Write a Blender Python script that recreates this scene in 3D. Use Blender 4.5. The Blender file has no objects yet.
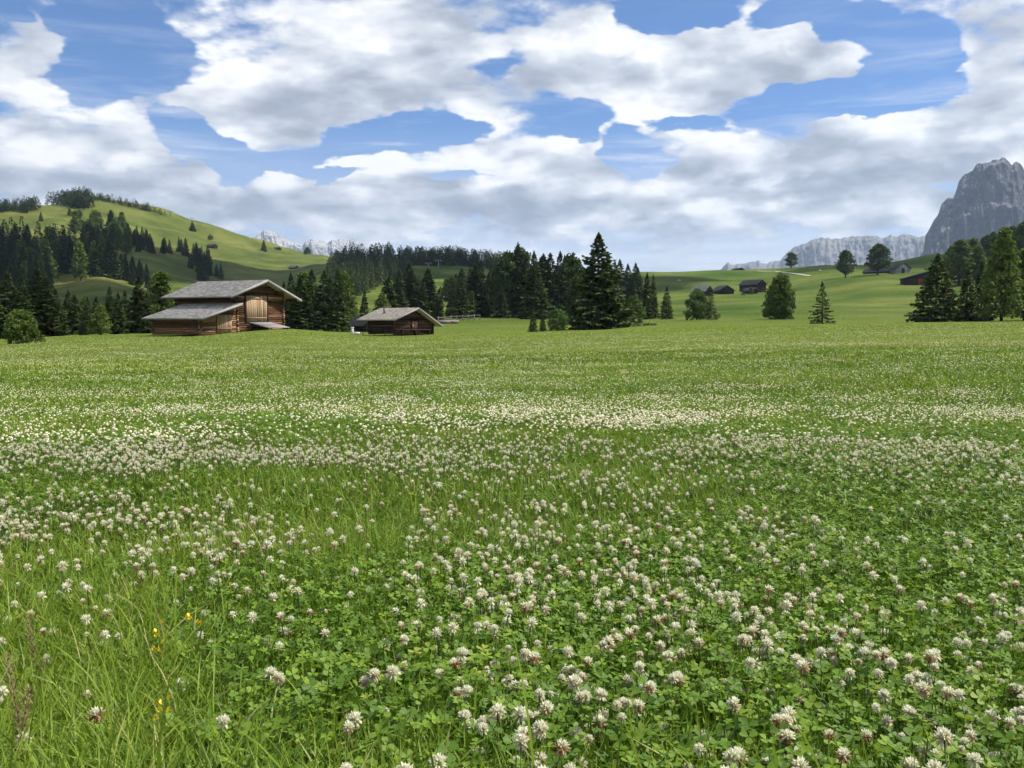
import bpy, math, random
import numpy as np
from mathutils import Vector, Matrix
random.seed(7); rng = np.random.default_rng(7)
R = math.radians
sc = bpy.context.scene
col = sc.collection

# ------------------------------------------------------------------ camera
FPX = 930.0; CAMZ = 0.50; HOR = 318.0
PITCH = math.atan((384 - HOR) / FPX)
cam_d = bpy.data.cameras.new('camera'); cam = bpy.data.objects.new('camera', cam_d); col.objects.link(cam)
cam_d.sensor_width = 36; cam_d.lens = 36 * FPX / 1024; cam_d.clip_end = 60000; cam_d.clip_start = 0.05
cam.location = (0, 0, CAMZ); cam.rotation_euler = (math.pi / 2 - PITCH, 0, 0)
sc.camera = cam

def ray(px, py):
    """unit-ish world direction of a photo pixel, scaled so the horizontal length is 1"""
    x = (np.asarray(px, float) - 512) / FPX; v = (384 - np.asarray(py, float)) / FPX
    cy = np.cos(PITCH) + v * np.sin(PITCH); cz = -np.sin(PITCH) + v * np.cos(PITCH)
    h = np.hypot(x, cy)
    return x / h, cy / h, cz / h
def pt(px, py, d):
    x, y, z = ray(px, py)
    return x * d, y * d, CAMZ + z * d
def azim(px, py=310):
    x, y, z = ray(px, py)
    return math.atan2(x, y)

# ------------------------------------------------------------------ noise
_LAT = np.random.default_rng(3).random((256, 256))
def vnoise(x, y):
    xi = np.floor(x).astype(int); yi = np.floor(y).astype(int)
    fx = x - xi; fy = y - yi
    fx = fx * fx * (3 - 2 * fx); fy = fy * fy * (3 - 2 * fy)
    a = _LAT[xi & 255, yi & 255]; b = _LAT[(xi + 1) & 255, yi & 255]
    c = _LAT[xi & 255, (yi + 1) & 255]; d = _LAT[(xi + 1) & 255, (yi + 1) & 255]
    return (a * (1 - fx) + b * fx) * (1 - fy) + (c * (1 - fx) + d * fx) * fy
def fbm(x, y, o=4, g=0.5):
    x = np.asarray(x, float); y = np.asarray(y, float)
    s = 0; a = 1; t = 0
    for k in range(o):
        s = s + a * vnoise(x * 2 ** k + 17.3 * k, y * 2 ** k + 5.7 * k); t += a; a *= g
    return s / t
def ridged(x, y, o=5, g=0.55):
    s = 0; a = 1; t = 0
    for k in range(o):
        s = s + a * (1 - np.abs(2 * vnoise(x * 2 ** k + 9.1 * k, y * 2 ** k + 3.3 * k) - 1)); t += a; a *= g
    return s / t

# ------------------------------------------------------------------ mesh helpers
def mesh_np(name, V, F, mats=(), attr=None, smooth=False, mat_idx=None):
    """V (n,3); F (m,3|4) or list of such arrays"""
    me = bpy.data.meshes.new(name)
    Fs = F if isinstance(F, list) else [F]
    Fs = [f for f in Fs if len(f)]
    V = np.ascontiguousarray(V, dtype=np.float32)
    me.vertices.add(len(V)); me.vertices.foreach_set('co', V.ravel())
    loops = np.concatenate([f.ravel() for f in Fs]).astype(np.int32)
    tot = np.concatenate([np.full(len(f), f.shape[1]) for f in Fs]).astype(np.int32)
    st = np.concatenate([[0], np.cumsum(tot)[:-1]]).astype(np.int32)
    me.loops.add(len(loops)); me.loops.foreach_set('vertex_index', loops)
    me.polygons.add(len(tot)); me.polygons.foreach_set('loop_start', st); me.polygons.foreach_set('loop_total', tot)
    if mat_idx is not None: me.polygons.foreach_set('material_index', np.asarray(mat_idx, dtype=np.int32))
    if smooth: me.polygons.foreach_set('use_smooth', np.ones(len(tot), dtype=bool))
    for m in mats: me.materials.append(m)
    for k, a in (attr or {}).items():
        at = me.attributes.new(k, 'FLOAT', 'POINT'); at.data.foreach_set('value', np.asarray(a, dtype=np.float32))
    me.update(calc_edges=True)
    return me
def obj(name, me, parent=None, loc=None, rotz=None, scale=None):
    o = bpy.data.objects.new(name, me); col.objects.link(o)
    if parent: o.parent = parent
    if loc is not None: o.location = loc
    if rotz is not None: o.rotation_euler = (0, 0, rotz)
    if scale is not None: o.scale = scale
    return o
def tag(o, label=None, cat=None, group=None, kind=None):
    if label: o['label'] = label
    if cat: o['category'] = cat
    if group: o['group'] = group
    if kind: o['kind'] = kind
    return o
class MB:
    """collects boxes / tubes into one mesh"""
    def __init__(s): s.V = []; s.Q = []; s.T = []; s.A = []; s.n = 0
    def add(s, V, Q=(), T=(), a=0.5):
        V = np.asarray(V, float)
        s.V.append(V); s.A.append(np.full(len(V), a) if np.isscalar(a) else a)
        if len(Q): s.Q.append(np.asarray(Q) + s.n)
        if len(T): s.T.append(np.asarray(T) + s.n)
        s.n += len(V)
    def box(s, x0, x1, y0, y1, z0, z1, a=0.5):
        V = [(x, y, z) for z in (z0, z1) for x, y in ((x0, y0), (x1, y0), (x1, y1), (x0, y1))]
        s.add(V, [(0, 3, 2, 1), (4, 5, 6, 7), (0, 1, 5, 4), (1, 2, 6, 5), (2, 3, 7, 6), (3, 0, 4, 7)], a=a)
    def hexa(s, P, a=0.5):
        """8 corners: bottom ring 4, top ring 4"""
        s.add(P, [(0, 3, 2, 1), (4, 5, 6, 7), (0, 1, 5, 4), (1, 2, 6, 5), (2, 3, 7, 6), (3, 0, 4, 7)], a=a)
    def tube(s, pts, rad, n=6, a=0.5, jitter=0):
        pts = [Vector(p) for p in pts]; rad = rad if hasattr(rad, '__len__') else [rad] * len(pts)
        V = []
        for i, p in enumerate(pts):
            d = (pts[min(i + 1, len(pts) - 1)] - pts[max(i - 1, 0)]).normalized()
            u = d.orthogonal().normalized() if i == 0 else (u - d * u.dot(d)).normalized()
            w = d.cross(u)
            for k in range(n):
                t = 2 * math.pi * k / n; r = rad[i] * (1 + jitter * (random.random() - .5))
                V.append(tuple(p + (u * math.cos(t) + w * math.sin(t)) * r))
        Q = [(i * n + k, i * n + (k + 1) % n, (i + 1) * n + (k + 1) % n, (i + 1) * n + k) for i in range(len(pts) - 1) for k in range(n)]
        V.append(tuple(pts[0])); V.append(tuple(pts[-1])); c0 = len(V) - 2; c1 = c0 + 1; b = (len(pts) - 1) * n
        T = [(c0, (k + 1) % n, k) for k in range(n)] + [(c1, b + k, b + (k + 1) % n) for k in range(n)]
        s.add(V, Q, T, a=a)
    def mesh(s, name, mat, smooth=False):
        F = []
        if s.Q: F.append(np.concatenate(s.Q))
        if s.T: F.append(np.concatenate(s.T))
        return mesh_np(name, np.concatenate(s.V), F, [mat], {'tint': np.concatenate(s.A)}, smooth)
    def build(s, name, mat, parent=None, smooth=False): return obj(name, s.mesh(name, mat, smooth), parent)

# ------------------------------------------------------------------ materials
class NT:
    def __init__(s, name, world=False):
        if world:
            s.m = bpy.data.worlds.new(name)
        else:
            s.m = bpy.data.materials.new(name)
        s.m.use_nodes = True; s.t = s.m.node_tree; s.t.nodes.clear()
    def n(s, typ, **kw):
        nd = s.t.nodes.new('ShaderNode' + typ)
        for k, v in kw.items():
            if k.startswith('i_'):
                nd.inputs[k[2:].replace('_', ' ')].default_value = v
            else: setattr(nd, k, v)
        return nd
    def l(s, a, b): s.t.links.new(a, b)
    def math(s, op, a, b=None, c=None, clamp=False):
        nd = s.n('Math', operation=op, use_clamp=clamp)
        for i, v in enumerate((a, b, c)):
            if v is None: continue
            if hasattr(v, 'links'): s.l(v, nd.inputs[i])
            else: nd.inputs[i].default_value = v
        return nd.outputs[0]
    def vmath(s, op, a, b=None, scale=None, out=0):
        nd = s.n('VectorMath', operation=op)
        for i, v in enumerate((a, b)):
            if v is None: continue
            if hasattr(v, 'links'): s.l(v, nd.inputs[i])
            else: nd.inputs[i].default_value = v
        if scale is not None:
            if hasattr(scale, 'links'): s.l(scale, nd.inputs['Scale'])
            else: nd.inputs['Scale'].default_value = scale
        return nd.outputs[out]
    def maprange(s, v, a, b, c=0.0, d=1.0, smooth=False):
        nd = s.n('MapRange', interpolation_type='SMOOTHSTEP' if smooth else 'LINEAR', clamp=True)
        s.l(v, nd.inputs[0])
        for i, x in enumerate((a, b, c, d)):
            if hasattr(x, 'links'): s.l(x, nd.inputs[i + 1])
            else: nd.inputs[i + 1].default_value = x
        return nd.outputs[0]
    def mix(s, f, a, b, mode='MIX'):
        nd = s.n('Mix', data_type='RGBA', blend_type=mode)
        for sock, v in ((nd.inputs[0], f), (nd.inputs[6], a), (nd.inputs[7], b)):
            if hasattr(v, 'links'): s.l(v, sock)
            else: sock.default_value = v if isinstance(v, (int, float)) else (*v, 1) if len(v) == 3 else v
        return nd.outputs[2]
    def ramp(s, f, stops):
        nd = s.n('ValToRGB'); e = nd.color_ramp.elements
        while len(e) < len(stops): e.new(0.5)
        for el, (p, c) in zip(e, stops): el.position = p; el.color = (*c, 1)
        s.l(f, nd.inputs[0]); return nd.outputs[0]
    def noise(s, vec, scale, detail=4, rough=0.5, dist=0.0, out=0):
        nd = s.n('TexNoise'); nd.inputs['Scale'].default_value = scale; nd.inputs['Detail'].default_value = detail
        nd.inputs['Roughness'].default_value = rough; nd.inputs['Distortion'].default_value = dist
        if vec is not None: s.l(vec, nd.inputs['Vector'])
        return nd.outputs[out]
    def attr(s, name): return s.n('Attribute', attribute_name=name).outputs['Fac']
    def out(s, sh): o = s.n('OutputMaterial'); s.l(sh, o.inputs[0]); return s.m
    def princ(s, colr, rough=0.8, spec=0.2, normal=None):
        p = s.n('BsdfPrincipled'); p.inputs['Specular IOR Level'].default_value = spec
        for k, v in (('Base Color', colr), ('Roughness', rough)):
            if hasattr(v, 'links'): s.l(v, p.inputs[k])
            else: p.inputs[k].default_value = (*v, 1) if k == 'Base Color' else v
        if normal is not None: s.l(normal, p.inputs['Normal'])
        return p.outputs[0]

def leaf_mat(name, stops, transl=0.3, rough=0.6, spec=0.25, objrand=0.25):
    m = NT(name)
    t = m.attr('tint')
    rnd = m.n('ObjectInfo').outputs['Random']
    f = m.math('ADD', t, m.math('MULTIPLY', m.math('SUBTRACT', rnd, 0.5), objrand), clamp=True)
    c = m.ramp(f, stops)
    p = m.princ(c, rough, spec)
    tr = m.n('BsdfTranslucent'); m.l(c, tr.inputs[0])
    mx = m.n('MixShader'); mx.inputs[0].default_value = transl
    m.l(p, mx.inputs[1]); m.l(tr.outputs[0], mx.inputs[2])
    return m.out(mx.outputs[0])

M = {}
M['grass'] = leaf_mat('grass_blades', [(0, (.060, .12, .008)), (.35, (.135, .225, .015)), (.7, (.25, .34, .030)), (.88, (.36, .42, .07)), (1, (.52, .46, .22))], .40, .5, .3, 0)
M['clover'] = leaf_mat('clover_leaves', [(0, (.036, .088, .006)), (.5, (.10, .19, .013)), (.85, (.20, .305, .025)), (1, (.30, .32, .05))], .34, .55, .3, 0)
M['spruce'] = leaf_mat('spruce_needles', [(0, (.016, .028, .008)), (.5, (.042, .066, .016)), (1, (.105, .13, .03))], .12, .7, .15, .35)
M['greenspruce'] = leaf_mat('green_spruce_needles', [(0, (.025, .045, .012)), (.5, (.050, .080, .020)), (1, (.11, .13, .035))], .15, .7, .15, .2)  # needles of a lighter, greener tone than the dark spruce
M['larch'] = leaf_mat('larch_needles', [(0, (.05, .085, .016)), (.5, (.10, .15, .028)), (1, (.18, .23, .05))], .25, .7, .15, .3)
M['willow'] = leaf_mat('shrub_leaves', [(0, (.045, .085, .02)), (.5, (.09, .15, .035)), (1, (.17, .23, .06))], .3, .6, .2, .2)
M['pine'] = leaf_mat('stone_pine_needles', [(0, (.022, .042, .012)), (.5, (.05, .082, .02)), (1, (.10, .135, .035))], .15, .7, .15, .3)
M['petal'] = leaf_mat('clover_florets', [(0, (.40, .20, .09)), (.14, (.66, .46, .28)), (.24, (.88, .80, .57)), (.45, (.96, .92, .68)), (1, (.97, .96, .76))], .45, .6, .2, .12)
M['yellow'] = leaf_mat('yellow_petals', [(0, (.85, .48, .01)), (1, (.92, .72, .03))], .25, .5, .2, 0)
M['stem'] = leaf_mat('green_stems', [(0, (.07, .13, .03)), (1, (.15, .22, .06))], .15, .6, .2, 0)
M['redstem'] = leaf_mat('reddish_seed_stalks', [(0, (.12, .075, .04)), (1, (.28, .19, .11))], .15, .7, .1, 0)

def m_bark():
    m = NT('bark'); g = m.n('TexCoord').outputs['Object']
    f = m.noise(g, 3, 5, .6)
    return m.out(m.princ(m.ramp(f, [(0.3, (.05, .035, .025)), (.7, (.14, .10, .075))]), .9))
M['bark'] = m_bark()
def m_wood(name, stops, grain=(0.6, 0.6, 9), var=.55):
    m = NT(name); g = m.n('TexCoord').outputs['Object']
    mp = m.n('Mapping'); mp.inputs['Scale'].default_value = grain; m.l(g, mp.inputs[0])
    f = m.noise(mp.outputs[0], 1.0, 6, .65, .3)
    t = m.attr('tint')
    ff = m.math('ADD', m.math('MULTIPLY', f, 1 - var + .3), m.math('MULTIPLY', m.math('SUBTRACT', t, .3), var), clamp=True)
    c = m.ramp(ff, stops)
    b = m.n('Bump'); b.inputs['Strength'].default_value = .5; b.inputs['Distance'].default_value = .02; m.l(f, b.inputs['Height'])
    return m.out(m.princ(c, .85, .15, b.outputs[0]))
M['log'] = m_wood('weathered_brown_logs', [(.15, (.028, .013, .008)), (.42, (.095, .045, .024)), (.65, (.24, .125, .065)), (.9, (.56, .38, .24))], (.8, .8, 7))
M['plank'] = m_wood('pale_door_planks', [(.2, (.26, .16, .08)), (.5, (.33, .22, .13)), (.9, (.50, .37, .24))], (7, 7, .6))
M['darkwood'] = m_wood('dark_aged_wood', [(.2, (.018, .013, .011)), (.6, (.05, .034, .026)), (1, (.12, .08, .055))], (.8, .8, 7))
M['greyplank'] = m_wood('grey_weathered_planks', [(.2, (.16, .15, .14)), (.6, (.30, .28, .27)), (1, (.44, .42, .40))], (.6, 6, 6))
M['fencewood'] = m_wood('grey_brown_fence_wood', [(.2, (.10, .085, .07)), (.6, (.19, .165, .14)), (1, (.30, .27, .23))], (.6, 6, 6))
M['shutter'] = m_wood('light_brown_shutter', [(.2, (.30, .16, .09)), (.8, (.45, .27, .16))], (6, 6, .6))
M['reddoor'] = m_wood('red_painted_wood', [(.2, (.25, .05, .03)), (.8, (.40, .10, .06))], (6, 6, .6))
M['palewall'] = m_wood('pale_grey_boards', [(.2, (.26, .25, .25)), (.8, (.42, .41, .41))], (6, 6, .6))
def m_shingle(name, stops, scale=5.0):
    m = NT(name); g = m.n('TexCoord').outputs['UV']
    # shingle rows come from mesh; colour per shingle from tint, weathering from noise
    o = m.n('TexCoord').outputs['Object']
    f = m.noise(o, scale, 6, .7); f2 = m.noise(o, .5, 3, .5)
    t = m.attr('tint')
    ff = m.math('ADD', m.math('MULTIPLY', f, .45), m.math('ADD', m.math('MULTIPLY', t, .4), m.math('MULTIPLY', f2, .15)))
    return m.out(m.princ(m.ramp(ff, stops), .85, .2))
M['shingle'] = m_shingle('grey_wood_shingles', [(.15, (.15, .135, .12)), (.45, (.33, .305, .28)), (.8, (.56, .53, .49))])
M['shingle_pale'] = m_shingle('pale_wood_shingles', [(.15, (.25, .21, .17)), (.45, (.48, .42, .34)), (.8, (.68, .61, .51))])
M['shingle_dark'] = m_shingle('dark_wood_shingles', [(.15, (.055, .052, .055)), (.5, (.11, .105, .11)), (.85, (.19, .18, .19))])
def m_plain(name, c, rough=.7):
    m = NT(name); o = m.n('TexCoord').outputs['Object']; f = m.noise(o, 6, 4, .6)
    return m.out(m.princ(m.mix(f, tuple(x * .8 for x in c), tuple(min(1, x * 1.15) for x in c)), rough, .3))
M['white'] = m_plain('white_paint', (.75, .75, .72)); M['metal'] = m_plain('grey_metal', (.22, .22, .23), .5)
M['stone'] = m_plain('pale_stone', (.42, .40, .36), .9); M['path'] = m_plain('pale_gravel', (.50, .45, .36), .95)
M['cowhide'] = m_plain('cream_hide', (.6, .52, .42), .8)

# ------------------------------------------------------------------ terrain
TAB = {
 -120: [(20, 387.0), (28, 371.6), (40, 359.0), (72, 346), (100, 342), (160, 337), (250, 326), (380, 300), (520, 268), (700, 235), (900, 214)],
 0:   [(20, 387.0), (28, 371.1), (40, 358.0), (75, 344.5), (100, 340), (160, 335), (250, 325), (380, 298), (520, 264), (700, 230), (900, 209)],
 60:  [(20, 386.0), (28, 369.5), (40, 356.0), (75, 341), (100, 337), (160, 333), (250, 322), (340, 303), (420, 286), (500, 268), (620, 240), (780, 218), (920, 206)],
 100: [(20, 385.0), (28, 368.2), (40, 354.5), (75, 339.5), (100, 336), (160, 331), (250, 318), (330, 302), (400, 284), (450, 271), (520, 268), (600, 253), (640, 248), (690, 250), (780, 222), (930, 197)],
 140: [(20, 384.0), (28, 367.2), (40, 353.5), (75, 338.5), (90, 337), (110, 334), (160, 330), (250, 318), (400, 290), (500, 268), (600, 250), (640, 247), (700, 249), (810, 228), (940, 205)],
 190: [(20, 383.5), (28, 366.7), (40, 353.0), (70, 338.5), (90, 336.3), (115, 332), (160, 329), (250, 318), (400, 296), (520, 276), (600, 263), (650, 257), (710, 256), (820, 240), (950, 219)],
 235: [(20, 382.5), (28, 365.5), (40, 351.5), (70, 336), (90, 332.6), (115, 331), (160, 328), (250, 318), (400, 300), (550, 279), (700, 262), (850, 246), (950, 232)],
 281: [(20, 382.0), (28, 364.4), (40, 350.0), (70, 333.5), (90, 329.5), (115, 329), (160, 327), (250, 318), (400, 300), (550, 283), (700, 270), (850, 257), (950, 247.5)],
 330: [(20, 381.0), (28, 364.0), (40, 350.0), (70, 337.5), (100, 334.3), (130, 331), (160, 328.5), (250, 315), (350, 298), (450, 280), (560, 268), (750, 265), (900, 259)],
 380: [(20, 380.0), (28, 364.3), (40, 351.5), (70, 339.5), (104, 336), (130, 332), (160, 329), (250, 312), (350, 296), (450, 280), (540, 266), (610, 261.5)],
 440: [(20, 379.5), (28, 363.6), (40, 350.5), (70, 338.5), (104, 335), (130, 328.5), (160, 322.5), (250, 311), (330, 297), (400, 286), (480, 276), (600, 262)],
 512: [(20, 378.5), (28, 362.3), (40, 349.0), (70, 337), (104, 332.5), (130, 327), (160, 321.8), (250, 312), (330, 300), (400, 288), (480, 278), (600, 270)],
 600: [(20, 377.0), (28, 360.5), (40, 347.0), (70, 334), (95, 331.5), (115, 329.5), (140, 325), (170, 321.5), (250, 312), (320, 303), (400, 290), (500, 276)],
 650: [(20, 376.0), (28, 359.2), (40, 345.5), (70, 332), (100, 327.5), (130, 323.5), (160, 320), (220, 313), (300, 304), (380, 291), (450, 276), (500, 271.5)],
 700: [(20, 375.0), (28, 358.2), (40, 344.5), (70, 331), (110, 326), (150, 320), (210, 312), (300, 300), (360, 292.5), (410, 284), (460, 275), (510, 270.3)],
 760: [(20, 374.0), (28, 357.2), (40, 343.5), (70, 329.5), (110, 325), (150, 319.5), (210, 309), (290, 299), (360, 292), (420, 283), (470, 275), (520, 270.3)],
 830: [(20, 373.0), (28, 356.2), (40, 342.5), (70, 328.5), (110, 324.5), (150, 319), (210, 307), (280, 298), (340, 286), (400, 276), (450, 269), (510, 266.5)],
 880: [(20, 372.5), (28, 355.7), (40, 342.0), (70, 328), (110, 323.5), (150, 318.5), (200, 309), (260, 297), (320, 284), (370, 276), (430, 269), (500, 264)],
 930: [(20, 372.0), (28, 355.2), (40, 341.5), (70, 327), (110, 323), (150, 318), (200, 308), (260, 296), (320, 285), (380, 273), (440, 262), (500, 256)],
 1000: [(20, 372.0), (28, 355.0), (40, 341.0), (70, 326.5), (110, 322.5), (150, 317), (200, 306), (260, 292), (320, 278), (380, 265), (450, 254), (520, 249)],
 1140: [(20, 371.0), (28, 354.5), (40, 341.0), (70, 326), (110, 322), (150, 316), (200, 305), (260, 290), (320, 275), (380, 262), (450, 250), (520, 244)],
}
def pchip(x, y, xq):
    x = np.asarray(x, float); y = np.asarray(y, float); h = np.diff(x); d = np.diff(y) / h
    m = np.zeros(len(x)); m[0] = d[0]; m[-1] = d[-1]
    for i in range(1, len(x) - 1):
        if d[i - 1] * d[i] > 0:
            w1 = 2 * h[i] + h[i - 1]; w2 = h[i] + 2 * h[i - 1]; m[i] = (w1 + w2) / (w1 / d[i - 1] + w2 / d[i])
    k = np.clip(np.searchsorted(x, xq) - 1, 0, len(x) - 2); t = (xq - x[k]) / h[k]
    return ((1 + 2 * t) * (1 - t) ** 2 * y[k] + t * (1 - t) ** 2 * h[k] * m[k] + t * t * (3 - 2 * t) * y[k + 1] + t * t * (t - 1) * h[k] * m[k + 1])
ND = 420
DG = np.concatenate([np.geomspace(0.25, 1000, ND - 40), np.geomspace(1025, 12000, 40)])
LD = np.log(DG)
cols_az = []; cols_z = []
for px in sorted(TAB):
    az = azim(px); ds = [0, .8, 1.6, 2.4, 5, 9, 12]; e_ = (512 - min(max(px, 0), 1024)) / 512; zs = [0, -.045, -.15, -.20, -.29, -.445 - .03 * e_, -.575 - .05 * e_]
    for d, py in TAB[px]:
        zz = pt(px, py, d)[2]; ds.append(d); zs.append(zz)
    zr = zs[-1]; dr = ds[-1]
    for f, e in ((1.12, .99), (1.5, .6), (2.2, .1)):
        ds.append(dr * f); zs.append(zr * e)
    ds += [6000, 12500]; zs += [-40, -60]
    cols_az.append(az); cols_z.append(pchip(ds, zs, DG))
def generic():
    ds = [0, 1.6, 10, 40, 100, 200, 400, 700, 1000, 1600, 6000, 12500]; zs = [0, -.12, -.35, -.5, 0, 3, 14, 40, 55, 10, -40, -60]
    return pchip(ds, zs, DG)
g = generic()
a_lo, a_hi = cols_az[0], cols_az[-1]
cols_az = [-math.pi, a_lo - .7] + cols_az + [a_hi + .7, math.pi]
cols_z = [g, g] + cols_z + [g, g]
cols_az = np.array(cols_az); cols_z = np.array(cols_z)
AZ = np.unique(np.concatenate([np.linspace(-math.pi, -.72, 60), np.linspace(-.72, .72, 620), np.linspace(.72, math.pi, 60)]))
ZG = np.zeros((len(AZ), ND))
for j in range(ND):
    ZG[:, j] = pchip(cols_az, cols_z[:, j], AZ)
ZG[0] = ZG[-1] = .5 * (ZG[0] + ZG[-1])
XG = np.sin(AZ)[:, None] * DG[None]; YG = np.cos(AZ)[:, None] * DG[None]
amp = np.interp(DG, [0, 3, 20, 60, 150, 400, 520, 750, 1000], [.0, .015, .025, .05, .16, 1.0, 1.6, 7.0, 5.0])[None]
ZG += amp * (fbm(XG / 45 + 50, YG / 45 + 50, 5) - .5) * 2
ZG += np.interp(DG, [0, 1, 20, 60], [.01, .03, .03, 0])[None] * (fbm(XG / 1.3 + 90, YG / 1.3 + 90, 3) - .5) * 2
def gz(x, y):
    x = np.asarray(x, float); y = np.asarray(y, float)
    d = np.maximum(np.hypot(x, y), DG[0]); az = np.arctan2(x, y)
    i = np.clip(np.searchsorted(AZ, az) - 1, 0, len(AZ) - 2); fi = (az - AZ[i]) / (AZ[i + 1] - AZ[i])
    j = np.clip(np.searchsorted(DG, d) - 1, 0, ND - 2); fj = np.clip((d - DG[j]) / (DG[j + 1] - DG[j]), 0, 1)
    return (ZG[i, j] * (1 - fi) + ZG[i + 1, j] * fi) * (1 - fj) + (ZG[i, j + 1] * (1 - fi) + ZG[i + 1, j + 1] * fi) * fj
def hit(px, py, dmin=3, dmax=1100):
    """where the ray of a photo pixel first meets the ground"""
    x, y, z = ray(px, py); d = np.geomspace(dmin, dmax, 3000)
    below = (CAMZ + z * d) < gz(x * d, y * d)
    k = int(np.argmax(below))
    if not below[k]: # passes over: nearest approach
        k = int(np.argmin((CAMZ + z * d) - gz(x * d, y * d) + 1e9 * (d < dmax * .25)))
    return x * d[k], y * d[k], float(gz(x * d[k], y * d[k])), d[k]

na, nd = len(AZ), ND
V = np.stack([XG, YG, ZG], -1).reshape(-1, 3)
ii, jj = np.meshgrid(np.arange(na - 1), np.arange(nd - 1), indexing='ij')
a = (ii * nd + jj).ravel(); Fq = np.stack([a, a + 1, a + nd + 1, a + nd], -1)
cidx = len(V); V = np.vstack([V, [[0, 0, float(ZG[:, 0].mean())]]])
Ft = np.stack([np.full(na - 1, cidx), np.arange(na - 1) * nd, (np.arange(na - 1) + 1) * nd], -1)

def m_ground():
    m = NT('meadow_ground')
    pos = m.n('NewGeometry').outputs['Position']
    d = m.vmath('LENGTH', pos, out=1)
    # large tonal patches
    n1 = m.noise(pos, .035, 5, .55); n2 = m.noise(pos, .25, 4, .6); n3 = m.noise(pos, 2.2, 5, .7); n4 = m.noise(pos, 14, 4, .7)
    meadow = m.ramp(m.math('ADD', m.math('MULTIPLY', n2, .5), m.math('MULTIPLY', n3, .5)), [(.3, (.070, .115, .015)), (.5, (.115, .16, .024)), (.7, (.18, .21, .040))])
    meadow = m.mix(m.maprange(n4, .35, .7), meadow, m.mix(1.0, meadow, (1.25, 1.2, 1.15), 'MULTIPLY'))
    dry = m.maprange(m.noise(pos, .09, 3, .5), .55, .72)
    meadow = m.mix(m.math('MULTIPLY', dry, .55), meadow, (.24, .21, .075))
    # soil and moss under the nearest grass
    soil = m.ramp(n3, [(.3, (.022, .03, .010)), (.7, (.045, .065, .018))])
    near = m.mix(m.maprange(d, 6, 22), soil, meadow)
    # hill pasture
    hill = m.ramp(n1, [(.32, (.045, .080, .012)), (.5, (.088, .125, .022)), (.68, (.155, .172, .040))])
    px_ = m.n('SeparateXYZ'); m.l(pos, px_.inputs[0])
    hill = m.mix(m.maprange(px_.outputs[0], -60, -190, 0, .6), hill, m.ramp(n1, [(.32, (.065, .08, .018)), (.5, (.115, .122, .032)), (.68, (.175, .165, .052))]))
    hill = m.mix(m.maprange(n2, .3, .75), hill, m.mix(1.0, hill, (.8, .88, .8), 'MULTIPLY'))
    # mowing and cattle-track terraces follow contour height
    sx = m.n('SeparateXYZ'); m.l(pos, sx.inputs[0])
    ht = m.math('ADD', m.math('MULTIPLY', sx.outputs[2], .55), m.math('MULTIPLY', m.noise(pos, .02, 3, .5), 9))
    ter = m.math('SINE', ht)
    hill = m.mix(m.maprange(ter, .3, 1, 0, .35), hill, m.mix(1.0, hill, (1.35, 1.2, 1.2), 'MULTIPLY'))
    c = m.mix(m.maprange(d, 95, 190), near, hill)
    # distant clover in bloom: tiny pale heads too small to model
    vo = m.n('TexVoronoi'); vo.inputs['Scale'].default_value = 9; m.l(pos, vo.inputs['Vector'])
    dots = m.maprange(vo.outputs['Distance'], .22, .12)
    band = m.maprange(m.noise(pos, .16, 5, .65), .50, .64)
    fl = m.math('MULTIPLY', m.math('MULTIPLY', dots, band), m.math('MULTIPLY', m.maprange(d, 9, 16), m.maprange(d, 75, 45)))
    c = m.mix(m.math('MULTIPLY', fl, .8), c, (.52, .50, .38))
    b = m.n('Bump'); b.inputs['Strength'].default_value = .9; b.inputs['Distance'].default_value = .12
    m.l(m.math('ADD', n4, m.math('MULTIPLY', n3, 2)), b.inputs['Height'])
    return m.out(m.princ(c, .95, .05, b.outputs[0]))
M['ground'] = m_ground()
o = obj('meadow', mesh_np('meadow', V, [Fq, Ft], [M['ground']], smooth=True))
tag(o, 'wide green alpine meadow rolling up into pasture hills', 'meadow', kind='structure')

# ------------------------------------------------------------------ mountains
def m_rock(name, stops, strata, snow=0.0):
    m = NT(name)
    pos = m.n('NewGeometry').outputs['Position']
    mp = m.n('Mapping'); mp.inputs['Scale'].default_value = (1, 1, .35); m.l(pos, mp.inputs[0])
    n1 = m.noise(mp.outputs[0], .006, 8, .65, .6); n2 = m.noise(mp.outputs[0], .03, 6, .7)
    mp2 = m.n('Mapping'); mp2.inputs['Scale'].default_value = (.15, .15, 3); m.l(pos, mp2.inputs[0])
    n3 = m.noise(mp2.outputs[0], strata, 5, .6)
    f = m.math('ADD', m.math('MULTIPLY', n1, .5), m.math('ADD', m.math('MULTIPLY', n2, .25), m.math('MULTIPLY', n3, .25)))
    c = m.ramp(f, stops)
    nz = m.n('SeparateXYZ'); m.l(m.n('NewGeometry').outputs['Normal'], nz.inputs[0])
    scree = m.maprange(nz.outputs[2], .68, .92)
    c = m.mix(m.math('MULTIPLY', scree, .8), c, (.20, .19, .18) if snow == 0 else (.50, .48, .46))
    b = m.n('Bump'); b.inputs['Strength'].default_value = 1; b.inputs['Distance'].default_value = 14; m.l(m.math('ADD', n1, n2), b.inputs['Height'])
    return m.out(m.princ(c, .95, .05, b.outputs[0]))
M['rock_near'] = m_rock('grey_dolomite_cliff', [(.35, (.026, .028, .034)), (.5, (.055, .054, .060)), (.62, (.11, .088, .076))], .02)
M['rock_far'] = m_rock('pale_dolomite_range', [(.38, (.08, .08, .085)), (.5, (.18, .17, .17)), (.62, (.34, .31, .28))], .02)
M['rock_pale'] = m_rock('snow_dusted_range', [(.38, (.12, .115, .12)), (.5, (.26, .25, .24)), (.62, (.48, .44, .41))], .02, 1)

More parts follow.
